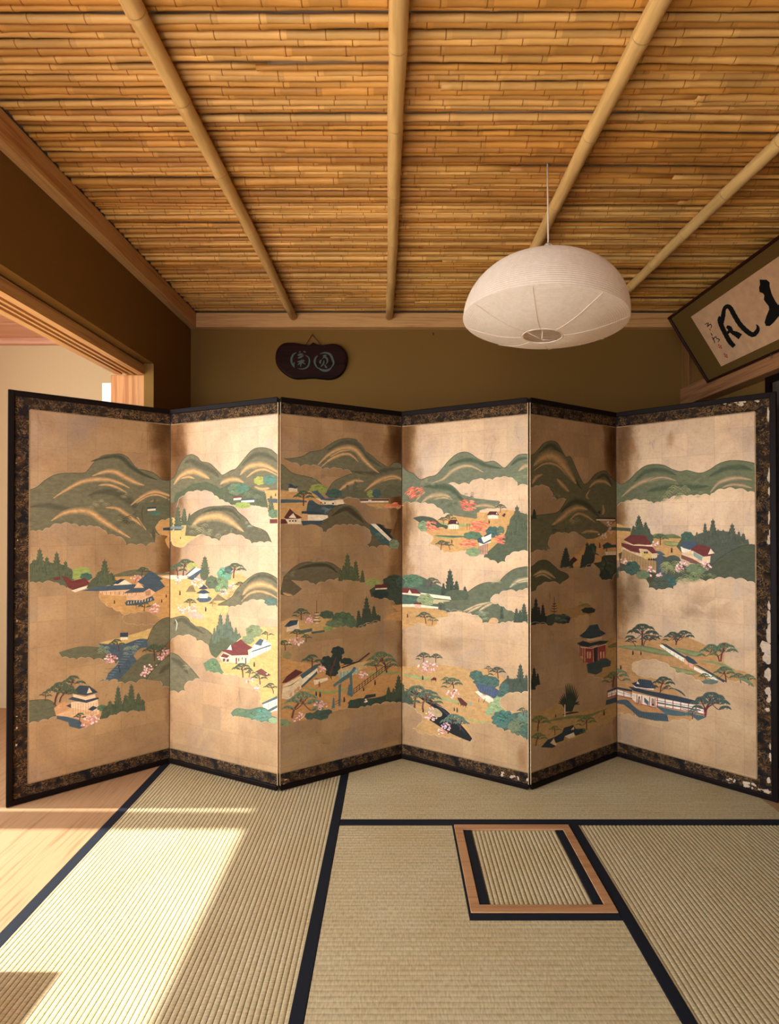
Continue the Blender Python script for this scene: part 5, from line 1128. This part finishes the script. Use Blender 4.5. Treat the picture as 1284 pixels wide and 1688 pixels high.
poly('#b98a5c', 470, 425, 570, 435, 685, 405, 685, 530, 625, 560, 560, 565, 515, 545, 470, 500)
for x_ in (478, 490, 506, 524, 545, 562, 578, 632, 645, 660, 676): K('#8d2420', [(x_, 430), (x_, 560 if 500 < x_ < 660 else 505)], 9, False, False)
poly('#8d2420', 520, 440, 582, 430, 582, 560, 545, 565, 520, 545); poly('#8d2420', 622, 415, 685, 400, 685, 520, 630, 555); poly('#3c1418', 585, 430, 622, 425, 622, 545, 590, 560)
for x_ in (532, 552, 640, 664): poly('#c9996b', x_, 470, x_+12, 466, x_+12, 520, x_, 524)
K('#d9bd95', [(480, 432), (570, 440), (690, 405)], 5, False, False); poly('#c9a06b', 530, 360, 655, 345, 650, 365, 600, 375, 540, 385)
poly('#1f3036', 450, 400, 500, 378, 560, 398, 640, 378, 712, 380, 680, 405, 600, 415, 540, 430, 480, 420)
poly('#243a40', 470, 338, 520, 300, 555, 252, 620, 243, 640, 290, 690, 318, 640, 345, 560, 362, 500, 355)
for k in range(8): K('#3a5258', [(560+k*9, 252), (520+k*18, 345)], 2, False, False)
K('#1f3036', [(470, 400), (475, 430)], 4, False, False)
poly('#2c4848', 530, 570, 690, 520, 730, 545, 725, 585, 660, 600, 655, 630, 610, 655, 540, 640)
for k in range(16): K('#1f3438', [(545+k*11, 575-k*3), (540+k*11, 620-k*3)], 2, False, False)
K('#3c4440', [(600, 600), (612, 540), (608, 430)], 7)
conif([(100, 590, 750, 30), (130, 640, 740, 22), (90, 660, 780, 26)], '#262c1c')
pine(745, 760, 120, .1, n=6, c='#6f743c'); pine(800, 720, 90, 0, n=5, c='#6f743c')
F('#a67c3c', 'c 90,990 160,950 240,930 290,870 330,900 l 470,960 c 560,940 650,930 720,900 l 790,900 790,990 i 720,1060 660,1080 600,1080 l 420,1200 i 280,1230 150,1245 90,1250', rim=False)
K('#6f6c38', [(150, 1050), (350, 1010), (550, 990), (700, 930)], 24)
for k in range(17):
    a_ = math.radians(-160+k*9); x_ = 385+math.cos(a_)*90*(1 if k > 8 else 1.15); L_ = 175 if 5 < k < 15 else 120
    K('#2c3820', [(385+(k-8)*3, 960), ((385+x_)/2, 900), (385+math.cos(a_)*95, 940+math.sin(a_)*L_*1.25)], 14)
for k in range(10): K('#4c5830', [(375+k*4, 920), (345+k*12, 740+art.rng.uniform(0, 60))], 4)
K('#2c2014', [(330, 985), (400, 970), (470, 962)], 14); K('#d9bd95', [(352, 900), (352, 1000)], 8, False, False)
man(276, 1005, 24, '#3c1414'); man(672, 990, 38, '#3c1c14'); pine(130, 1120, 120, .1, n=5, c='#6f743c'); pine(115, 1240, 100, .2, n=5, c='#6f743c'); pine(270, 1150, 70, 0, n=4, c='#6f743c'); pine(530, 1110, 110, 0, n=6, c='#6f743c')
poly('#1f3038', 155, 1250, 210, 1190, 280, 1160, 330, 1130, 345, 1090, 420, 1068, 440, 1100, 520, 1095, 520, 1130, 440, 1155, 420, 1130, 350, 1160, 340, 1195, 280, 1215, 260, 1180, 230, 1215, 290, 1235, 250, 1255)
poly('#c9a06b', 232, 1215, 262, 1175, 270, 1210, 290, 1225, 280, 1240); poly('#d9bd95', 350, 1160, 425, 1128, 435, 1165, 390, 1180); poly('#c9a06b', 400, 1108, 425, 1080, 428, 1105); arcs(490, 1120, 40, 8, '#6f743c')

F('#a67c3c', 'c 690,850 760,860 880,900 l 880,1000 790,985 c 740,930 700,905', rim=False)
poly('#e6d9c4', 700, 810, 790, 770, 880, 800, 880, 830, 790, 810, 700, 845); K('#1f3446', [(700, 795), (785, 762), (880, 790)], 12, False, False); K('#9c2f26', [(700, 846), (790, 820), (880, 846)], 7, False, False); K('#9c2f26', [(700, 826), (790, 796), (880, 820)], 4, False, False)
for x_ in (700, 735, 770, 805): K('#9c2f26', [(x_, 800), (x_, 845)], 5, False, False)
F('#2c4a50', 'c 690,865 740,850 780,840 830,855 l 880,890 880,935 c 840,900 800,880 760,885 l 685,905', rim=False)

# ---- sixth panel, upper
T(1000, 640, 4.521, 5, '#656848')
F('#656848', 'c -60,700 0,620 70,690 115,715 170,680 230,620 290,578 360,566 430,575 490,605 550,620 600,612 690,632 760,610 830,565 900,542 970,538 1040,545 1100,558 l 1110,785 i 1050,775 960,755 880,755 800,780 770,802 700,800 600,805 540,808 470,825 400,850 350,862 310,845 250,838 180,840 130,850 80,880 l -60,900', '#2f3520')
K('#465238', [(200, 700), (300, 620), (420, 610), (520, 650)], 40); K('#465238', [(760, 660), (880, 600), (1000, 590), (1085, 610)], 44); K('#465238', [(300, 770), (450, 740), (620, 740), (760, 730)], 50)
for p, w_ in (([(110, 810), (180, 750), (260, 700), (360, 675), (440, 668), (520, 690)], 18), ([(300, 695), (380, 668), (450, 665)], 10), ([(770, 780), (830, 710), (900, 680), (990, 668), (1085, 685)], 18), ([(860, 740), (930, 720), (1010, 725), (1085, 745)], 14), ([(640, 710), (700, 670)], 10)): H(p, w_, '#b5906b', '#656848')
arcs(520, 770, 90, 14, '#8f8a5c'); arcs(560, 735, 50, 7, '#8f8a5c'); arcs(390, 815, 50, 10, '#6f7a4c'); arcs(700, 785, 50, 8, '#7d8058')
F(OC, 'c -60,1010 80,1010 190,1050 340,1090 550,1100 600,1150 l 560,1250 400,1300 200,1300 -60,1260', rim=False)
K('#4f5c34', [(-40, 1055), (60, 1048), (180, 1055)], 24, True, False); F('#6b7444', 'c 340,1095 380,1082 430,1092 490,1085 550,1105 l 560,1120 340,1115'); K('#9a9c54', [(420, 1150), (480, 1160), (560, 1160)], 30)
conif([(240, 940, 1090, 40), (200, 1020, 1100, 26), (290, 990, 1110, 32), (315, 1040, 1120, 22), (260, 1000, 1100, 30)], '#475a34'); F('#475a34', 'c 180,1080 230,1050 320,1080 350,1110 330,1160 250,1110')
F('#4c563c', 'c 520,1180 570,1110 650,1100 700,1080 800,1060 950,1080 1050,1140 1060,1170 c 950,1200 880,1250 800,1310 l 780,1330 620,1300')
conif([(733, 995, 1160, 28), (792, 965, 1170, 40), (868, 1045, 1180, 28), (935, 1000, 1180, 44), (1018, 1075, 1180, 34), (672, 1065, 1170, 22), (760, 1050, 1180, 30), (830, 1040, 1190, 26), (900, 1060, 1190, 26), (985, 1060, 1180, 28), (1050, 1120, 1190, 18), (700, 1080, 1190, 24)], '#4c563c')
F('#4a4f3a', 'c 780,1320 850,1260 930,1210 1010,1175 1085,1162 l 1110,1165 1110,1460 i 1050,1442 960,1425 880,1420 800,1425 740,1440 650,1440 560,1425 520,1450 500,1500 430,1500 370,1508 310,1490 300,1440 250,1400 200,1380 100,1370 l 80,1340 150,1280 400,1240 600,1330', '#2f3020')
F('#4a4330', 'l 90,1230 150,1210 250,1260 370,1290 375,1400 330,1450 240,1390 100,1350')
bush(600, 1105, 46, 36, '#2f6048'); pine(400, 1170, 80, 0, n=5, c='#56703c'); man(484, 1225, 34, '#3c1414')
poly('#d9b98c', 110, 1190, 200, 1170, 370, 1210, 380, 1260, 300, 1290, 240, 1260, 110, 1210); poly('#a8824c', 120, 1200, 240, 1250, 340, 1280, 370, 1290, 370, 1380, 200, 1340, 100, 1300)
for k in range(12): K('#6b4a2c', [(130+k*20, 1225+k*5), (130+k*20, 1330+k*4)], 2, False, False)
poly('#6b231c', 125, 1130, 175, 1095, 285, 1095, 340, 1165, 300, 1170, 240, 1160, 200, 1165); poly('#e6d0ae', 125, 1135, 200, 1168, 340, 1168, 345, 1180, 200, 1180)
poly('#6b231c', 110, 1150, 200, 1172, 340, 1180, 380, 1228, 340, 1232, 300, 1200, 240, 1195, 250, 1230, 180, 1215, 110, 1175); poly('#d6b05c', 265, 1215, 330, 1225, 340, 1270, 290, 1275, 260, 1250)
for k in range(5): blob('#3c2018', 285+k*16, 1224 if k < 2 else 1275, 7, 8, 3)
bloss(365, 1170, 34, 30, 16); poly('#3c5a6b', 360, 1210, 400, 1215, 440, 1240, 400, 1250); F('#3c5468', 'c 375,1255 400,1240 440,1290 450,1350 430,1400 l 410,1412 380,1380')
F('#4c563c', 'c 410,1280 480,1245 540,1260 560,1310 600,1350 560,1390 450,1400 420,1350'); art.arcs(500, 1330, 80, 24, '#8f9458'); K('#8f9458', [(420, 1290), (450, 1340), (440, 1390)], 6); K('#8f9458', [(500, 1390), (520, 1320), (560, 1290)], 6)
poly('#efe0c4', 550, 1180, 630, 1200, 625, 1230, 560, 1222); poly('#2c4a68', 550, 1170, 590, 1142, 680, 1150, 670, 1180, 620, 1205, 570, 1190)
poly('#e3bd92', 560, 1225, 640, 1210, 720, 1255, 775, 1250, 770, 1300, 720, 1310, 560, 1260); poly('#7fa08c', 648, 1218, 715, 1255, 710, 1290, 648, 1250); poly('#7a4a38', 556, 1240, 640, 1270, 700, 1305, 690, 1320, 556, 1270)
poly('#6b231c', 625, 1200, 680, 1162, 770, 1185, 808, 1228, 770, 1250, 720, 1250); poly('#ecd9bd', 755, 1238, 775, 1195, 805, 1230)
bush(670, 1345, 80, 38, '#6b8040'); bloss(565, 1305, 36, 24, 16); bloss(540, 1345, 38, 26, 18); bloss(745, 1320, 38, 34, 20); bloss(140, 1290, 46, 20, 12); bloss(325, 1365, 34, 34, 18); bloss(388, 1395, 26, 26, 12)
bush(190, 1340, 56, 50, '#2f5a44'); bush(270, 1390, 50, 32, '#6b8040'); bush(460, 1440, 66, 40, '#2c6054'); bush(400, 1450, 60, 46, '#4c563c'); arcs(620, 1400, 90, 20, '#7d8a54'); arcs(770, 1400, 50, 8, '#7d8a54')
bush(30, 1380, 60, 60, '#3f4a2c')
# ---- sixth panel, lower
T(1000, 980, 4.521, 5, '#656848')
F('#b07f42', 'c -40,330 80,330 160,340 250,330 l 400,330 c 560,310 680,350 760,385 880,400 l 870,510 c 960,560 1030,575 1085,605 l 1110,620 1110,700 i 1040,665 960,655 880,655 800,665 720,665 650,640 600,610 540,600 500,540 l 400,620 560,760 760,900 i 700,935 620,945 540,940 470,952 400,945 330,945 260,925 190,905 130,895 80,888 l -60,900')
K('#7f8450', [(80, 390), (250, 400), (400, 430), (560, 460)], 36); K('#7f8450', [(500, 400), (640, 440), (720, 440)], 34); K('#8a8a54', [(400, 530), (560, 570), (680, 590)], 30); K('#7f8450', [(700, 490), (850, 520), (960, 570)], 20)
F(GOLD, 'o 190,520 240,500 310,495 400,505 470,540 520,595 600,600 660,640 720,680 l 760,800 700,790 610,770 520,700 400,620 o 330,610 260,605 215,580 190,545', m=1)
pine(265, 380, 150, 0, n=7, c='#3f5038', tr='#5a2020'); pine(215, 390, 60, -.6, n=4, c='#3f5038', tr='#5a2020'); pine(275, 385, 80, .4, n=4, c='#3f5038', tr='#5a2020'); pine(320, 350, 60, .8, n=3, c='#3f5038', tr='#5a2020')
pine(520, 375, 90, -.3, n=6, c='#3f5038', tr='#5a2020'); pine(515, 375, 100, .6, n=6, c='#3f5038', tr='#5a2020'); pine(840, 500, 120, -.5, n=6, c='#56703f', tr='#5a2020'); pine(850, 500, 130, .2, n=6, c='#56703f', tr='#5a2020')
poly('#e6dcc4', 395, 375, 440, 375, 580, 470, 575, 505, 480, 445, 400, 388); poly('#26404a', 400, 358, 445, 372, 590, 465, 580, 475, 430, 385); poly('#26404a', 580, 465, 600, 455, 650, 485, 680, 515, 640, 520, 600, 500); poly('#d99c74', 575, 480, 605, 500, 605, 525, 580, 515); poly('#d99c74', 610, 505, 645, 520, 645, 555, 620, 545)
poly('#e6dcc4', 650, 535, 790, 605, 830, 640, 800, 640, 650, 560); poly('#26404a', 650, 520, 690, 530, 890, 645, 870, 655, 800, 610)
for k in range(5): K('#a9725a', [(440+k*32, 395+k*22), (440+k*32, 418+k*22)], 3, False, False)
pine(890, 655, 110, -.15, n=7, c='#56703f', tr='#5a2020'); pine(1000, 660, 70, -.3, n=5, c='#56703f'); pine(1060, 680, 80, -.1, n=5, c='#56703f'); pine(740, 650, 60, -.2, n=5, c='#56703f'); bush(770, 650, 60, 18, '#56705a')
K('#6a7f48', [(980, 625), (1040, 640), (1100, 690)], 24)
for p in ((195, 450, 30), (255, 450, 26), (105, 560, 30), (145, 602, 20)): man(*p, '#241414')
pine(60, 680, 120, .1, n=7, c='#6b7c48', tr='#5a2020')
F('#b5783c', 'c -60,770 80,780 200,790 400,870 l 450,880 460,945 420,900 120,790', rim=False)
F('#35505a', 'c -40,810 70,790 150,785 200,830 260,870 360,880 450,890 l 462,946 360,940 240,915 180,860 130,822 60,808 -40,840', rim=False)
F('#35606a', 'l 370,835 720,905 740,915 680,940 c 620,900 560,905 470,900 430,885')
for k in range(14): K('#24404c', [(art.rng.uniform(140, 440), art.rng.uniform(840, 900))]*1 + [(art.rng.uniform(200, 440), art.rng.uniform(860, 930))], 2, False, False) if k < 0 else K('#24404c', [(200+k*18, 860+k*3.5), (206+k*18, 905+k*2)], 3, False, False)
poly('#e6d9c4', -20, 730, 70, 705, 190, 745, 190, 770, 70, 745, -20, 765); K('#9c2f26', [(-20, 770), (75, 750), (190, 778)], 6, False, False); K('#9c2f26', [(-20, 745), (75, 722), (190, 752)], 3, False, False)
for x_ in (10, 45, 78, 128, 182): K('#9c2f26', [(x_, 705+abs(x_-75)*.2), (x_, 765)], 5, False, False)
K('#1f3446', [(-20, 722), (70, 695), (190, 718)], 16, False, False)
poly('#e6d0b4', 190, 730, 370, 770, 370, 845, 225, 810, 190, 780); poly('#e6d9c4', 370, 770, 690, 830, 735, 870, 735, 895, 370, 830)
for k in range(7): x_ = 378+k*58; K('#9c2f26', [(x_, 765+k*10), (x_, 835+k*10)], 7, False, False)
for o_ in (0, 22, 44): K('#9c2f26' if o_ else '#5a3a34', [(370, 788+o_*.9), (720, 850+o_*.9)], 4, False, False)
K('#4d5c50', [(380, 805), (700, 862)], 9, False, False)
for x_ in (225, 262, 320, 362): K('#9c2f26', [(x_, 745+(x_-225)*.2), (x_, 815+(x_-225)*.2)], 6, False, False)
K('#9c2f26', [(220, 808), (370, 845)], 6, False, False); poly('#35606a', 280, 765, 315, 800, 312, 830, 280, 800)
for x_ in (243, 345): F('#5a2420', f'c {x_-11},{810 if x_ < 300 else 828} {x_-8},775 {x_},{755 if x_ < 300 else 776} {x_+8},780 {x_+11},{812 if x_ < 300 else 832}', rim=False); K('#e6d0b4', [(x_, 775), (x_, 815)], 4, False, False)
poly('#1f3446', 160, 685, 200, 690, 300, 715, 520, 755, 660, 790, 685, 820, 600, 812, 400, 770, 300, 745, 200, 718)
poly('#efe0c8', 200, 680, 350, 698, 350, 715, 215, 695); K('#9c2f26', [(215, 695), (350, 714)], 3, False, False)
poly('#1f3446', 185, 660, 225, 650, 240, 628, 330, 640, 370, 700, 300, 700, 215, 688); poly('#d9c4a8', 222, 665, 230, 645, 245, 668)
for k in range(8): K('#35506a', [(250+k*12, 634+k), (240+k*16, 690+k)], 2, False, False)
pine(400, 730, 110, .2, n=6, c='#3f5038', tr='#5a2020'); pine(390, 740, 60, 1.1, n=4, c='#3f5038', tr='#5a2020'); K('#3f5038', [(500, 700), (550, 725), (590, 760)], 14)
pine(735, 910, 170, .25, n=7, c='#3f5a4c', tr='#5a2020'); pine(735, 880, 110, .9, n=4, c='#3f5a4c', tr='#5a2020'); pine(735, 880, 110, -.3, n=3, c='#3f5a4c', tr='#5a2020')
pine(640, 930, 70, 0, n=7, c='#4f7a70'); K('#7a2f24', [(560, 850), (690, 885), (738, 905)], 5, False, False)
F('#5a3a28', 'l 860,360 885,360 885,385 860,380'); K('#35606a', [(370, 835), (740, 915)], 6, False, False)
T(0, 0, 1)
for i, P in enumerate(panels):
    pnl = [o for o in scr.children if o.name.startswith('panel')][i]
    P.mb.build('painting', [M_pig, M_gold], pnl, org=P.A)
# ---------------------------------------------------------------- framed calligraphy leaning out from the right wall
V = Vector((-.222, 0, .367)).normalized(); Ul = Vector((0, -1, 0)); O = Vector((1.752, 2.872, 1.948))
LH, LL = .429, 1.32
t = empty('framed_calligraphy', (1.752, 2.2, 1.948)); tag(t, 'long framed calligraphy with black brush characters leaning out from the right wall', 'framed calligraphy')
Nc = Ul.cross(V).normalized()
if Nc.dot(CAM-O) < 0: Nc = -Nc
def cq(u, v, n): return O + Ul*u + V*v + Nc*n
def cslab(b, u0, u1, v0, v1, n0, n1, c=(1, 1, 1), m=0):
    vs = [cq(u, v, n) for n in (n1, n0) for (u, v) in ((u0, v0), (u1, v0), (u1, v1), (u0, v1))]
    b.add(vs, [(0, 1, 2, 3), (4, 7, 6, 5), (0, 4, 5, 1), (1, 5, 6, 2), (2, 6, 7, 3), (3, 7, 4, 0)], c, None, m)
fr = .013
b = MB(); cslab(b, 0, LL, 0, fr, -.012, .010); cslab(b, 0, LL, LH-fr, LH, -.012, .010); cslab(b, 0, fr, fr, LH-fr, -.012, .010); cslab(b, LL-fr, LL, fr, LH-fr, -.012, .010)
b.build('frame', M_redlacq, t, org=O, bevel=.004)
b = MB(); cslab(b, fr-.002, LL-fr+.002, fr-.002, LH-fr+.002, -.010, -.002); b.build('silk_mount', M_olive, t, org=O)
PC = Plane(O, Ul, V, 0, LL, 0, LH)
pu0, pv0 = PC.uv(1191, 603)[0], PC.uv(1191, 603)[1]; pv1 = PC.uv(1143.5, 519)[1]
b = MB(); cslab(b, .155, LL-.155, pv0, pv1, -.002, -.001); b.build('paper', M_paper, t, org=O)
PC.O = O - Nc*.0014; PC.px0, PC.px1 = 1000, 1600
ink = Art([PC]); ink.T(1084, 380, 5.625)
def brush(pts, ws):
    pts2 = cm(pts, 6); n = len(pts2); L = []; R = []
    for i, p in enumerate(pts2):
        a, c = pts2[max(i-1, 0)], pts2[min(i+1, n-1)]; dx, dy = c[0]-a[0], c[1]-a[1]; l = math.hypot(dx, dy) or 1
        f = i/(n-1)*(len(ws)-1); k = min(int(f), len(ws)-2); ww = (ws[k]+(ws[k+1]-ws[k])*(f-k))/2
        ww *= 1+.06*math.sin(i*2.3)
        L.append((p[0]-dy/l*ww, p[1]+dx/l*ww)); R.append((p[0]+dy/l*ww, p[1]-dx/l*ww))
    ink.fill((.01, .01, .01), L+R[::-1])
brush([(590, 800), (580, 830), (592, 880), (630, 960), (670, 1030), (712, 1075)], [42, 50, 46, 44, 46, 40])
brush([(598, 860), (608, 790), (618, 730), (640, 705), (672, 715), (712, 785), (765, 870), (830, 935), (885, 965), (925, 930), (930, 895), (915, 870)], [30, 42, 34, 40, 44, 46, 46, 48, 46, 40, 26, 6])
brush([(640, 890), (668, 905), (690, 940), (730, 960), (768, 985)], [24, 44, 34, 50, 58])
brush([(640, 960), (690, 905)], [26, 26])
ink.fill((.01, .01, .01), [(945, 452), (965, 455), (1010, 455), (1040, 480), (1040, 520), (1060, 590), (1090, 650), (1118, 690), (1150, 660), (1190, 640), (1200, 690), (1160, 760), (1120, 800), (1080, 850), (1040, 885), (1005, 885), (992, 850), (1010, 790), (1035, 730), (1030, 700), (1005, 670), (985, 640), (990, 600), (975, 580), (945, 570), (940, 530), (950, 500)])
for p in ([(440, 870), (470, 858), (462, 890), (490, 868), (500, 890), (490, 905)], [(480, 910), (492, 925)], [(492, 950), (505, 968), (500, 975)], [(505, 985), (520, 1010), (530, 1045)], [(510, 1010), (540, 985), (548, 1000)], [(545, 1000), (572, 1010), (560, 1035)]): brush(p, [7, 9, 5])
b = PC.mb; b.build('brush_writing', M_ink, t, org=O)
P2 = None
P2_ = lambda: Plane(O - Nc*.0012, Ul, V, 0, LL, 0, LH)
for (x, y) in ((575, 1075), (628, 1160)):
    P2 = P2_(); P2.px0, P2.px1 = 1000, 1600; sl = Art([P2]); sl.T(1084, 380, 5.625)
    for dx, dy in ((-15, -18), (3, -10), (-8, 2), (8, 8)): sl.poly('#8f4a38', x+dx, y+dy, x+dx+12, y+dy-6, x+dx+17, y+dy+9, x+dx+4, y+dy+14)
    P2.mb.build('red_seal', M_redink, t, org=O)

b = MB(); c0 = Vector((1.745, 2.33, 1.95)); 
hx = cq(*PC.uv(1275, 583), .012)
b.tube([hx + Vector((0, 0, .014)), hx + Vector((0, .004, 0)), hx + Vector((0, .002, -.012)), hx+Vector((0, -.006, -.014)), hx+Vector((0, -.010, -.004))], .0016, 6)
b.build('hook', M_verd, t, True, org=O)

# ---------------------------------------------------------------- gourd-shaped plaque on the back wall
yp = YB-.004
def wp(px, py, yy=YB-.03):
    d = RX @ Vector(((px-PPX)/FPX, 1, (PPY-py)/FPX)); tt = yy/d.y; q_ = CAM+d*tt; return (q_.x, q_.z)
t = empty('wooden_plaque', (wp(512, 600)[0], yp, wp(512, 600)[1])); tag(t, 'dark gourd-shaped wooden plaque with two carved characters on the back wall', 'plaque')
ol = [(35, 500), (45, 400), (90, 310), (170, 255), (260, 243), (380, 250), (480, 268), (600, 278), (650, 240), (710, 268), (790, 285), (880, 270), (1000, 262), (1090, 290), (1160, 350), (1205, 450), (1205, 560), (1170, 670), (1100, 760), (1010, 820), (900, 838), (780, 828), (640, 815), (500, 825), (380, 828), (280, 805), (180, 745), (90, 660), (48, 580)]
pts = cm(ol+[ol[0]], 4)[:-1]
P = [wp(450+x/9.877, 540+y/9.877) for x, y in pts]; n = len(P)
cx, cz = sum(p[0] for p in P)/n, sum(p[1] for p in P)/n
b = MB(); vs = []
for (s_, yy) in ((1, yp), (1, YB-.024), (.985, YB-.031), (.93, YB-.034)):
    vs += [(cx+(x-cx)*s_, yy, cz+(z-cz)*s_) for x, z in P]
fs = [(r*n+k, r*n+(k+1) % n, (r+1)*n+(k+1) % n, (r+1)*n+k) for r in range(3) for k in range(n)]
b.add(vs, fs+[tuple(3*n+k for k in range(n))])
bo = b.build('board', M_ply, t, org=(cx, yp, cz))
PL = Plane((0, YB-.0342, 0), (1, 0, 0), (0, 0, 1), -2, 2, 0, 3); PL.px0, PL.px1 = 0, 1284
ca = Art([PL]); ca.T(450, 540, 9.877)
def ck(w, *p): ca.K((.4, .4, .4), [(p[i], p[i+1]) for i in range(0, len(p), 2)], w, True, True); 
ck(34, 385, 405, 330, 440, 300, 510, 310, 590, 350, 655); ck(26, 350, 560, 335, 610, 345, 650); ck(26, 520, 445, 580, 490, 592, 560, 560, 640, 480, 675, 400, 665)
ck(20, 420, 400, 440, 395, 440, 410); ck(20, 490, 390, 520, 395, 515, 410); ck(34, 400, 455, 440, 440, 490, 430); ck(30, 400, 500, 450, 480, 500, 450); ck(28, 470, 515, 455, 570, 450, 640); ck(30, 395, 560, 450, 550, 520, 540); ck(28, 400, 610, 440, 580, 480, 570, 530, 600); ck(24, 500, 520, 470, 560, 415, 600)
ck(34, 730, 455, 690, 500, 680, 580, 730, 670); ck(36, 760, 430, 850, 410, 930, 440, 970, 520, 985, 590, 940, 660); ck(38, 730, 650, 790, 690, 860, 700, 920, 680, 960, 640)
ck(28, 810, 465, 850, 455, 870, 470); ck(28, 790, 520, 765, 560, 780, 590); ck(28, 800, 510, 840, 480, 880, 510, 885, 560, 860, 600); ck(26, 830, 530, 820, 590, 775, 640); ck(28, 840, 600, 860, 640, 880, 655)
PL.mb.build('carved_character', M_verd, t, org=(cx, YB-.034, cz))
b = MB()
for p in ((540, 262), (790, 282)):
    a_ = wp(450+640/9.877, 540+112/9.877, YB-.012); c_ = wp(450+p[0]/9.877, 540+(p[1]+14)/9.877, YB-.026)
    b.tube([(a_[0], YB-.012, a_[1]), (c_[0], YB-.026, c_[1])], .0022, 6)
a_ = wp(450+640/9.877, 540+112/9.877, YB-.012); b.tube([(a_[0], YB-.016, a_[1]+.002), (a_[0], YB+.0, a_[1])], .002, 6)
b.build('cord', M_cord, t, True, org=(cx, YB-.02, cz))
# small nail in the back wall
nx, nz = wp(714, 550, YB-.006)
b = MB(); b.tube([(nx, YB-.012, nz), (nx, YB+.002, nz)], [.004, .002], 8); b.tube([(nx, YB-.008, nz+.006), (nx+.001, YB-.009, nz-.010)], .002, 6)
tag(b.build('nail', M_cord, None, True, org=(nx, YB, nz)), 'small dark nail in the back wall below the middle bamboo pole', 'nail')
